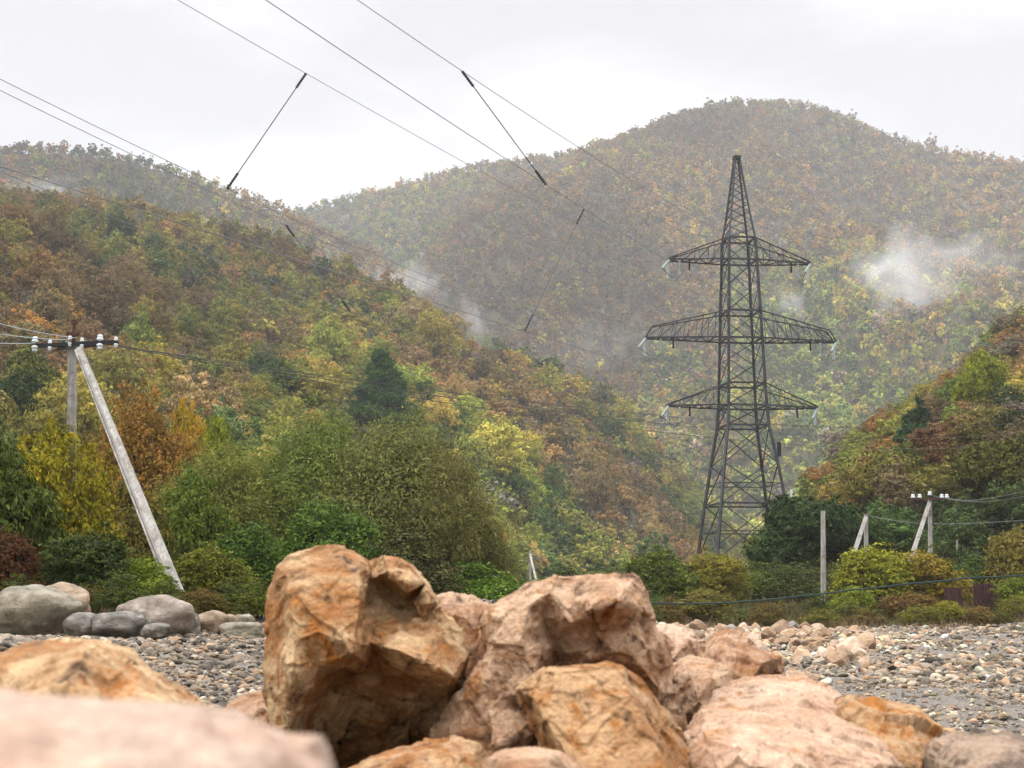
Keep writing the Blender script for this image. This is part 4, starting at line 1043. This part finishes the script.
# crossarms: (bottom row, top row, reach in px each side, height at tip px)
LINE_U = Vector((-37, -90, 0)).normalized()
TIPS = {}
def ins_string(parent, p, q, n=9, r=.13):
    p, q = Vector(p), Vector(q); d = (q - p); Ln = d.length
    M = Matrix.Translation(p) @ d.to_track_quat('Z', 'Y').to_matrix().to_4x4()
    mb = MB(); mb.tube([p, q], .03, 5); st = Ln / n
    for i in range(n):
        z = (i + .5) * st; mb.lathe([(.02, z - st * .35), (r * .6, z - st * .3), (r, z), (r * .95, z + st * .12), (.03, z + st * .2)], M, 8)
    return mb.build('insulator_string', GLASSINS, parent, True)
U_LOC = Matrix.Rotation(-PHI, 3, 'Z') @ LINE_U
def crossarm(tier, yb, yt, reach, tip_h, side, npan):
    ib = [i for i, l in enumerate(LV) if l[0] == yb][0]; it = [i for i, l in enumerate(LV) if l[0] == yt][0]
    zb, wb = LVW[ib]; zt, wt = LVW[it]
    rx = reach * MPP * side
    mb = MB()
    for fy in (-1, 1):
        b0 = Vector((side * wb, fy * wb, zb)); t0 = Vector((side * wt, fy * wt, zt))
        b1 = Vector((rx, fy * .35, zb)); t1 = Vector((rx * (.93 if tip_h else 1), fy * .35, zb + tip_h * MPP + .12))
        mb.bar(b0, b1, .12); mb.bar(t0, t1, .09)
        for i in range(1, npan + 1):
            t, tp = i / npan, (i - 1) / npan
            if i < npan: mb.bar(b0.lerp(b1, t), t0.lerp(t1, t), .045)
            mb.bar(b0.lerp(b1, t), t0.lerp(t1, tp), .045)
        mb.bar(b1, t1, .1)
    for i in range(npan + 1):
        t = i / npan; A = [Vector((side * wb, fy * wb, zb)).lerp(Vector((rx, fy * .35, zb)), t) for fy in (-1, 1)]
        mb.bar(A[0], A[1], .09)
        if i < npan:
            C2 = [Vector((side * wb, fy * wb, zb)).lerp(Vector((rx, fy * .35, zb)), (i + 1) / npan) for fy in (-1, 1)]
            mb.bar(A[i % 2], C2[1 - i % 2], .075)
    arm = mb.build('crossarm', STEEL, tower)
    tip = Vector((rx, 0, zb - .1))
    e1 = tip + U_LOC * 1.9 + Vector((0, 0, -1.05)); ins_string(arm, tip + Vector((0, -.3, 0)), e1)
    back = Vector((-U_LOC.x * .4, -U_LOC.y, 0)).normalized()
    e2 = tip + back * 1.6 + Vector((0, 0, -1.25)); ins_string(arm, tip + Vector((0, .3, 0)), e2)
    inn = Vector((rx * .84, 0, zb - .1)); ins_string(arm, inn, inn + Vector((0, 0, -1.25)), 8, .12)
    jm = MB(); lo = inn + Vector((0, 0, -1.35))
    jm.tube([e1, e1.lerp(lo, .5) + Vector((0, 0, -.45)), lo, e2.lerp(lo, .5) + Vector((0, 0, -.45)), e2], .035, 5); jm.build('jumper_wire', WIRE, arm)
    hb = MB(); h0 = Vector((rx * .72, -.4, zb)); hb.bar(h0, h0 + Vector((0, 0, -.95)), .13); hb.build('hanger_rod', DARKIRON, arm)
    M = Matrix.Rotation(PHI, 3, 'Z')
    TIPS[(tier, side)] = Vector(tower.location) + M @ e1
for side in (-1, 1):
    crossarm('top', 262, 240, 74, 0, side, 4)
    crossarm('mid', 340, 313, 99, 10, side, 6)
    crossarm('low', 407, 385, 77, 0, side, 4)
mb = MB(); p = Vector(((770 - TPX) * MPP, -2.4, th(511))); mb.box(p, (.75, .12, .42)); mb.build('equipment_box', ALU, tower)
mb = MB(); p = Vector(((772 - TPX) * MPP, -2.7, th(452))); mb.box(p, (.14, .1, .62)); mb.build('signal_box', DARKIRON, tower)
mb = MB(); p = Vector(((781 - TPX) * MPP, -3.3, th(497))); mb.box(p, (.09, .05, .45)); mb.build('warning_plate', PORCELAIN, tower)

# ------------------------------------------------------------------ conductors and interphase spacers
def wire_point(tip, px, py, u=LINE_U):
    """point of the vertical plane (tip, u) that is seen at a pixel: (s along u, z)"""
    d = at(px, py, 1.0) - Vector((0, 0, CAMZ))
    k = (tip.x * u.y - tip.y * u.x) / (d.x * u.y - d.y * u.x)
    P = Vector((0, 0, CAMZ)) + d * k
    return (P - tip).dot(u), P
WIRES = {}
def conductor(key, tip, pix, label, send=190, du=0, r=.015):
    tip = Vector(tip); S, Zs = [], []
    for a, b in pix:
        s, P = wire_point(tip, a, b); S.append(s); Zs.append(P.z - tip.z)
    S, Zs = np.array(S), np.array(Zs)
    A = np.stack([S, S * S], 1); co, *_ = np.linalg.lstsq(A, Zs, rcond=None)
    f = lambda s: tip + LINE_U * s + Vector((0, 0, co[0] * s + co[1] * s * s))
    mb = MB(); mb.tube([f(s) for s in np.linspace(0, send, 60)], r, 5)
    o = mb.build('power_conductor', WIRE); tag(o, label, 'power line', 'high voltage wires from the tower')
    WIRES[key] = (tip, f); print('wire', key, [round(float(v), 4) for v in co], S.round(1), 'z', [round(f(s).z, 1) for s in (0, 40, 80, 120, 190)])
conductor('L1', TIPS[('top', -1)], [(180, 0), (305, 75), (400, 126), (450, 154)], 'leftmost of the three high wires crossing the sky at the top')
conductor('L2', TIPS[('mid', 1)], [(265, 0), (380, 75), (490, 149)], 'middle one of the three high wires crossing the sky at the top')
conductor('L3', TIPS[('top', 1)], [(358, 0), (460, 70), (580, 148)], 'rightmost of the three high wires crossing the sky at the top')
conductor('L4', TIPS[('mid', -1)], [(0, 78), (120, 139), (228, 190), (370, 252)], 'upper wire of the close pair entering at the left over the far ridge')
conductor('L5', TIPS[('mid', -1)] + Vector((0, 0, -.1)), [(0, 93), (130, 150), (370, 262)], 'lower wire of the close pair entering at the left over the far ridge')
conductor('L6', TIPS[('low', -1)], [(0, 174), (110, 213), (350, 312)], 'low wire entering at the left edge over the wooded hillside')
conductor('L7', TIPS[('low', 1)], [(525, 331), (400, 292)], 'low wire of the right circuit in front of the mountain')
def spacer(label, ka, pa, kb, pb, r=.024, es=1.0):
    _, A = wire_point(WIRES[ka][0], *pa); _, B = wire_point(WIRES[kb][0], *pb)
    A = WIRES[ka][1]((A - WIRES[ka][0]).dot(LINE_U)); B = WIRES[kb][1]((B - WIRES[kb][0]).dot(LINE_U))
    print('spacer', round((A - B).length, 2))
    t = thing('interphase_spacer', label, 'spacer rod', A, 0, 'insulating rods between the high wires'); d = B - A
    mb = MB(); mb.tube([d * .06, d * .94], r, 6); mb.build('rod', BLACKROD if r > .02 else THIN, t)
    for a, b in ((0, .13), (.87, 1)):
        mb = MB(); n = 7; mb.tube([d * a, d * b], .045 * es, 6)
        M = d.to_track_quat('Z', 'Y').to_matrix().to_4x4(); Ln = d.length
        for i in range(n):
            z = Ln * (a + (b - a) * (i + .5) / n); mb.lathe([(.03, z - .05), (.085 * es, z), (.03, z + .05)], M, 8)
        mb.build('shed_stack', BLACKROD, t)
spacer('black spacer rod slanting down from the leftmost sky wire', 'L1', (306, 75), 'L4', (227, 194))
spacer('black spacer rod slanting down from the rightmost sky wire', 'L3', (462, 72), 'L2', (546, 188), .021)
spacer('black spacer rod over the left hillside below the close wire pair', 'L5', (286, 222), 'L6', (350, 315), .014, .8)
spacer('thin spacer rod hanging before the far mountain left of the tower', 'L2', (584, 210), 'L7', (525, 331), .014, .55)

# ------------------------------------------------------------------ utility poles
def cpole(mb, a, b, w0, w1):
    """tapered concrete post of trapezoid section"""
    mb.tube([a, b], [w0 * .7071, w1 * .7071], 4, (0, 1, .001))
def pin_insulator(parent, p, s=1.0, down=False):
    mb = MB(); k = -1 if down else 1
    mb.lathe([(.0, 0), (.05 * s, .0), (.095 * s, .03 * s * k), (.095 * s, .07 * s * k), (.06 * s, .09 * s * k), (.08 * s, .12 * s * k), (.07 * s, .17 * s * k), (.0, .19 * s * k)], Matrix.Translation(p), 10)
    return mb.build('insulator', PORCELAIN, parent, True)
# large pole with strut on the left
PD = 41.0
pb = at(72, 600, PD); pzb = zg(72, PD)
lp_ = thing('utility_pole', 'white concrete utility pole with a long leaning strut at the left', 'utility pole', (pb.x, PD, pzb))
org = Vector(lp_.location)
def pl(px, py, Yd): return at(px, py, Yd) - org
mb = MB(); ptop = pl(72, 341, PD); cpole(mb, (0, 0, -.2), ptop, .25, .2); mb.build('post', CONC, lp_)
mb = MB(); foot = pl(187, 612, 34.5); foot.z -= .15; mb2 = pl(79, 350, PD - .3); cpole(mb, foot, mb2, .31, .19); st_ = mb.build('strut', CONC, lp_)
mb = MB(); mb.tube([foot.lerp(mb2, .03) + Vector((-.075, -.15, .02)), foot.lerp(mb2, .97) + Vector((-.05, -.10, .02))], [.05, .035], 4)  # darker bar laid along the strut, painting in the shade of its side face
mb.build('shade_strip', plain('painted_shade', (.20, .185, .17), .9, .4, 2), st_)
mb = MB(); ca, cb_ = pl(36, 346, PD - .25), pl(118, 342, PD - .25); mb.bar(ca, cb_, .11); mb.bar(ca + Vector((.5, .35, 0)), cb_ + Vector((-.5, .35, 0)), .09)
arm_ = mb.build('crossarm', DARKIRON, lp_)
mb = MB(); mb.tube([pl(73.5, 345, PD - .2), pl(74, 336, PD - .2), pl(74.3, 322, PD - .2)], [.07, .05, .045], 6); mb.box(pl(73, 334, PD - .2), (.17, .05, .05)); mb.box(pl(74.3, 322, PD - .2), (.075, .075, .05)); mb.build('top_pin', RUST, lp_)
mb = MB(); mb.box(pl(72, 345, PD - .05), (.15, .15, .09)); mb.build('clamp', ALU, lp_)
for x, y in ((35, 344), (50, 345), (100, 342), (116, 342), (70, 341), (82, 343)):
    for dn in (False, True): pin_insulator(arm_, pl(x, y + (1.5 if dn else -1), PD - .28), 1.0 if x in (35, 100) else .65, dn)
# smaller poles
def small_pole(label, px, top, Yd, wpx, strut=None, arm=None, lean=0, group=None):
    m = Yd / F; z = zg(px, Yd) if Yd < 108 else at(px, 600, Yd).z
    b = at(px, 600, Yd)
    t = thing('utility_pole', label, 'utility pole', (b.x, Yd, z), 0, group); o_ = Vector(t.location)
    mb = MB(); cpole(mb, (0, 0, -.5), at(px + lean, top, Yd) - o_, wpx * m * .92, wpx * m * .72); mb.build('post', CONC, t)
    if strut:
        sx_, sy_, sd = strut; e = at(sx_, sy_, sd) - o_; tp = at(px + lean, top + 3, Yd) - o_
        e = tp + (e - tp) * 1.9; e.z = max(e.z, -.5) if e.z > -3 else e.z
        mb = MB(); cpole(mb, e, tp, wpx * m * .85, wpx * m * .7); mb.build('strut', CONC, t)
    if arm:
        mb = MB(); a0, a1 = at(arm[0], arm[2], Yd - .2) - o_, at(arm[1], arm[2], Yd - .2) - o_
        mb.bar(a0, a1, .12); ar = mb.build('crossarm', RUST, t)
        for k in (0, .2, .5, .85, 1): pin_insulator(ar, a0.lerp(a1, k) + Vector((0, 0, .04 if k != .5 else .22)), 1.5)
    return t
small_pole('single grey concrete pole right of the lattice tower', 823, 511, 88, 5.2)
small_pole('concrete pole with a strut behind the large yellow green shrub', 866, 514, 98, 4.6, (853, 556, 96))
small_pole('concrete pole with crossarm and white insulators on the right', 930, 498, 96, 4.4, (915, 546, 94), (913, 947, 499))
small_pole('distant concrete pole with a thin strut left of the humped rock', 530, 551, 105, 2.8, (537, 584, 103))
small_pole('tiny distant pole seen above the humped rock', 565, 563, 120, 2.0)
small_pole('thin dark post right of the crossarm pole', 957, 540, 102, 1.6)
def far_post(label, px, top, bot_):
    b = hill_pick('left', px, bot_); t = thing('utility_pole', label, 'utility pole', b); m = b.y / F
    mb = MB(); cpole(mb, (0, 0, -2), (0, 0, (bot_ - top) * m + 4), 1.6 * m, 1.3 * m); mb.build('post', CONC, t)
far_post('lowest of the tiny pale posts left of the lattice tower', 666, 513, 528)
far_post('middle one of the tiny pale posts left of the lattice tower', 683, 497, 508)
# ------------------------------------------------------------------ low wires and cables
def cable(name, label, P, mt, r, cat='cable', sag=0.0, group=None, n=24):
    P = [Vector(p) for p in P]; pts = []
    for a, b in zip(P[:-1], P[1:]):
        for i in range(n): t = i / n; p = a.lerp(b, t); p.z -= sag * 4 * t * (1 - t); pts.append(p)
    pts.append(P[-1]); mb = MB(); mb.tube(pts, r, 5); return tag(mb.build(name, mt), label, cat, group)
for (sx_, sy_), (ex, ey), lb in (((35, 343), (-60, 334), 'lowest of the thin wires running left from the white pole'), ((70, 340), (-60, 322), 'middle of the thin wires running left from the white pole'),
                               ((76, 338), (-60, 306), 'uppermost of the thin wires running left from the white pole')):
    cable('wire', lb, [at(sx_, sy_, PD - .28), at(ex, ey, PD - 6)], ALU, .012, 'wire', .1)
for k, (py0, py1, lb) in enumerate(((343, 396, 'uppermost of the thin wires crossing the valley behind the tower'), (344, 404, 'middle of the thin wires crossing the valley behind the tower'), (346, 412, 'lowest of the thin wires crossing the valley behind the tower'))):
    a_, b_ = at(100 + 8 * k, py0, PD - .28), at(1150, py1 - 2, 165)
    cable('wire', lb, [a_, b_], THIN, .013, 'wire', 3.1 + .25 * k, n=50)
cable('cable', 'thick green sheathed cable sagging low across the right bushes', [at(560, 596, 66), at(650, 603, 66.5), at(700, 603.5, 67), at(750, 601, 67.5), at(800, 596, 68), at(850, 590, 69), at(905, 584, 70), at(965, 578, 72), at(1060, 573, 74)], TEAL, .04, 'cable', 0.03)
cable('wire', 'upper thin wire running right from the crossarm pole', [at(946, 498, 95.8), at(985, 499, 92), at(1060, 480, 84)], WIRE, .02, 'wire', .12)
cable('wire', 'second thin wire running right from the crossarm pole', [at(930, 495, 95.8), at(985, 502, 92), at(1060, 487, 84)], WIRE, .017, 'wire', .12)
cable('wire', 'thin wire from the strut pole to the right edge', [at(866, 515, 98), at(930, 524, 95), at(1060, 517, 88)], WIRE, .02, 'wire', .1)
cable('wire', 'thin line from the tower box to the far posts', [at(610, 506, 330), at(690, 509, 200), at(766, 509, 130)], WIRE, .03, 'wire', .1)
cable('wire', 'thin wire low over the left bushes behind the tallest rock', [at(180, 585, 50), at(300, 592, 55), at(530, 560, 104)], WIRE, .014, 'wire', .1)

# ------------------------------------------------------------------ red-brown fence among the right bushes
def fence(label, px0, px1, top, bot_, Yd):
    a_, b_ = at(px0, bot_, Yd), at(px1, bot_, Yd); H = at(px0, top, Yd).z - a_.z; W = b_.x - a_.x
    z0 = zg((px0 + px1) / 2, Yd) - .05; H += a_.z - z0
    t = thing('metal_fence', label, 'fence', (a_.x, Yd, z0))
    n = int(W / .09) * 2; xs = np.linspace(0, W, n + 1); ys = np.where(np.arange(n + 1) % 2, .03, 0.0)
    V = [(x, y, z) for x, y in zip(xs, ys) for z in (.1, H)] + [(x, y + .012, z) for x, y in zip(xs, ys) for z in (.1, H)]
    m2 = 2 * (n + 1); Q = [(2 * i, 2 * i + 2, 2 * i + 3, 2 * i + 1) for i in range(n)] + [(m2 + 2 * i, m2 + 2 * i + 1, m2 + 2 * i + 3, m2 + 2 * i + 2) for i in range(n)]
    Q += [(2 * i + 1, 2 * i + 3, m2 + 2 * i + 3, m2 + 2 * i + 1) for i in range(n)]
    link('panel', mesh_np('panel', V, np.array(Q), REDMETAL), t)
    for x in np.linspace(0, W, 3): mb = MB(); mb.box((x, .09, H / 2), (.04, .04, H / 2 + .06)); mb.build('post', RUST, t)
fence('red brown corrugated fence piece between the right bushes', 975, 1012, 584, 606, 82)
fence('small dull red fence piece left of the larger fence', 946, 962, 588, 606, 83)

# ------------------------------------------------------------------ haze and drifting mist
bm = bmesh.new(); bmesh.ops.create_cube(bm, size=1)
for v in bm.verts: v.co = Vector((v.co.x * 5600, 1140 + v.co.y * 3700, -3 + (v.co.z + .5) * 760))
me = bpy.data.meshes.new('haze'); bm.to_mesh(me); bm.free()
hm = bpy.data.materials.new('haze_air'); hm.use_nodes = True; t = hm.node_tree; t.nodes.clear()
o_ = t.nodes.new('ShaderNodeOutputMaterial'); pv = t.nodes.new('ShaderNodeVolumePrincipled')
pv.inputs['Color'].default_value = (.92, .945, 1, 1); pv.inputs['Density'].default_value = .000165; pv.inputs['Anisotropy'].default_value = .2
t.links.new(pv.outputs[0], o_.inputs['Volume'])
try: hm.cycles.homogeneous_volume = True
except Exception: pass
me.materials.append(hm)
tag(link('haze', me), 'pale haze filling the valley', 'haze', None, 'stuff')

def mist(label, px, py, Yd, rx, ry, dens, seed, tilt=0.0, depth=.9):
    m = Yd / F; p = at(px, py, Yd)
    mm = bpy.data.materials.new('mist_air'); mm.use_nodes = True; t = mm.node_tree; t.nodes.clear()
    o_ = t.nodes.new('ShaderNodeOutputMaterial'); pv = t.nodes.new('ShaderNodeVolumePrincipled')
    co = node(t, 'ShaderNodeTexCoord').outputs['Object']
    v_ = node(t, 'ShaderNodeMapping', {'Vector': co, 'Location': (seed * 3.1, seed * 1.7, seed), 'Rotation': (0, .6, 0), 'Scale': (1.7, 1.2, 1.0)}).outputs[0]
    n = node(t, 'ShaderNodeTexNoise', {'Vector': v_, 'Scale': 1.7, 'Detail': 5.0, 'Roughness': .58, 'Distortion': 1.0}).outputs['Fac']
    ln = node(t, 'ShaderNodeVectorMath', {0: co}, operation='LENGTH').outputs['Value']
    fall = node(t, 'ShaderNodeMapRange', {'Value': ln, 'From Min': 1.0, 'From Max': .0, 'To Min': -.42, 'To Max': .2}, clamp=True).outputs[0]
    s = node(t, 'ShaderNodeMath', {0: n, 1: fall}, operation='ADD').outputs[0]
    s = node(t, 'ShaderNodeMapRange', {'Value': s, 'From Min': .42, 'From Max': .85, 'To Min': 0.0, 'To Max': 1.0}, clamp=True).outputs[0]
    s = node(t, 'ShaderNodeMath', {0: s, 1: 1.5}, operation='POWER').outputs[0]
    s = node(t, 'ShaderNodeMath', {0: s, 1: dens}, operation='MULTIPLY').outputs[0]
    t.links.new(s, pv.inputs['Density']); pv.inputs['Color'].default_value = (.98, .98, 1, 1)
    t.links.new(pv.outputs[0], o_.inputs['Volume'])
    try: mm.cycles.volume_step_rate = 1.0
    except Exception: pass
    bm = bmesh.new(); bmesh.ops.create_icosphere(bm, subdivisions=3, radius=1); me = bpy.data.meshes.new('mist'); bm.to_mesh(me); bm.free(); me.materials.append(mm)
    o = link('mist', me, None, p); o.scale = (rx * m, min(rx, ry) * m * depth, ry * m); o.rotation_euler = (0, tilt, 0)
    tag(o, label, 'mist', None, 'stuff')
mist('largest white wisp of mist before the mountain right of the tower', 914, 294, 950, 150, 110, .07, 1, .5)
mist('thin veil of mist trailing left of the largest wisp', 880, 268, 960, 100, 60, .022, 9, .3)
mist('small wisp of mist just right of the tower', 790, 302, 950, 56, 42, .05, 2)
mist('faint wisp of mist high at the right', 968, 250, 1000, 75, 50, .022, 3)
mist('white wisp of mist in the saddle behind the left hillside', 404, 284, 700, 90, 52, .085, 4)
mist('upright wisp of mist over the left hillside crest', 322, 268, 480, 36, 74, .12, 5)
mist('leaning wisp of mist at the end of the left hillside', 474, 326, 490, 42, 84, .11, 6, -.3)
mist('low veil of mist in the gap at the lower centre left of the tower', 600, 345, 900, 130, 60, .016, 12)
mist('pale veil of mist at the right above the right slope', 985, 262, 900, 90, 50, .02, 14)
mist('faint wisp of mist on the far ridge at the left', 46, 190, 760, 85, 40, .05, 7)
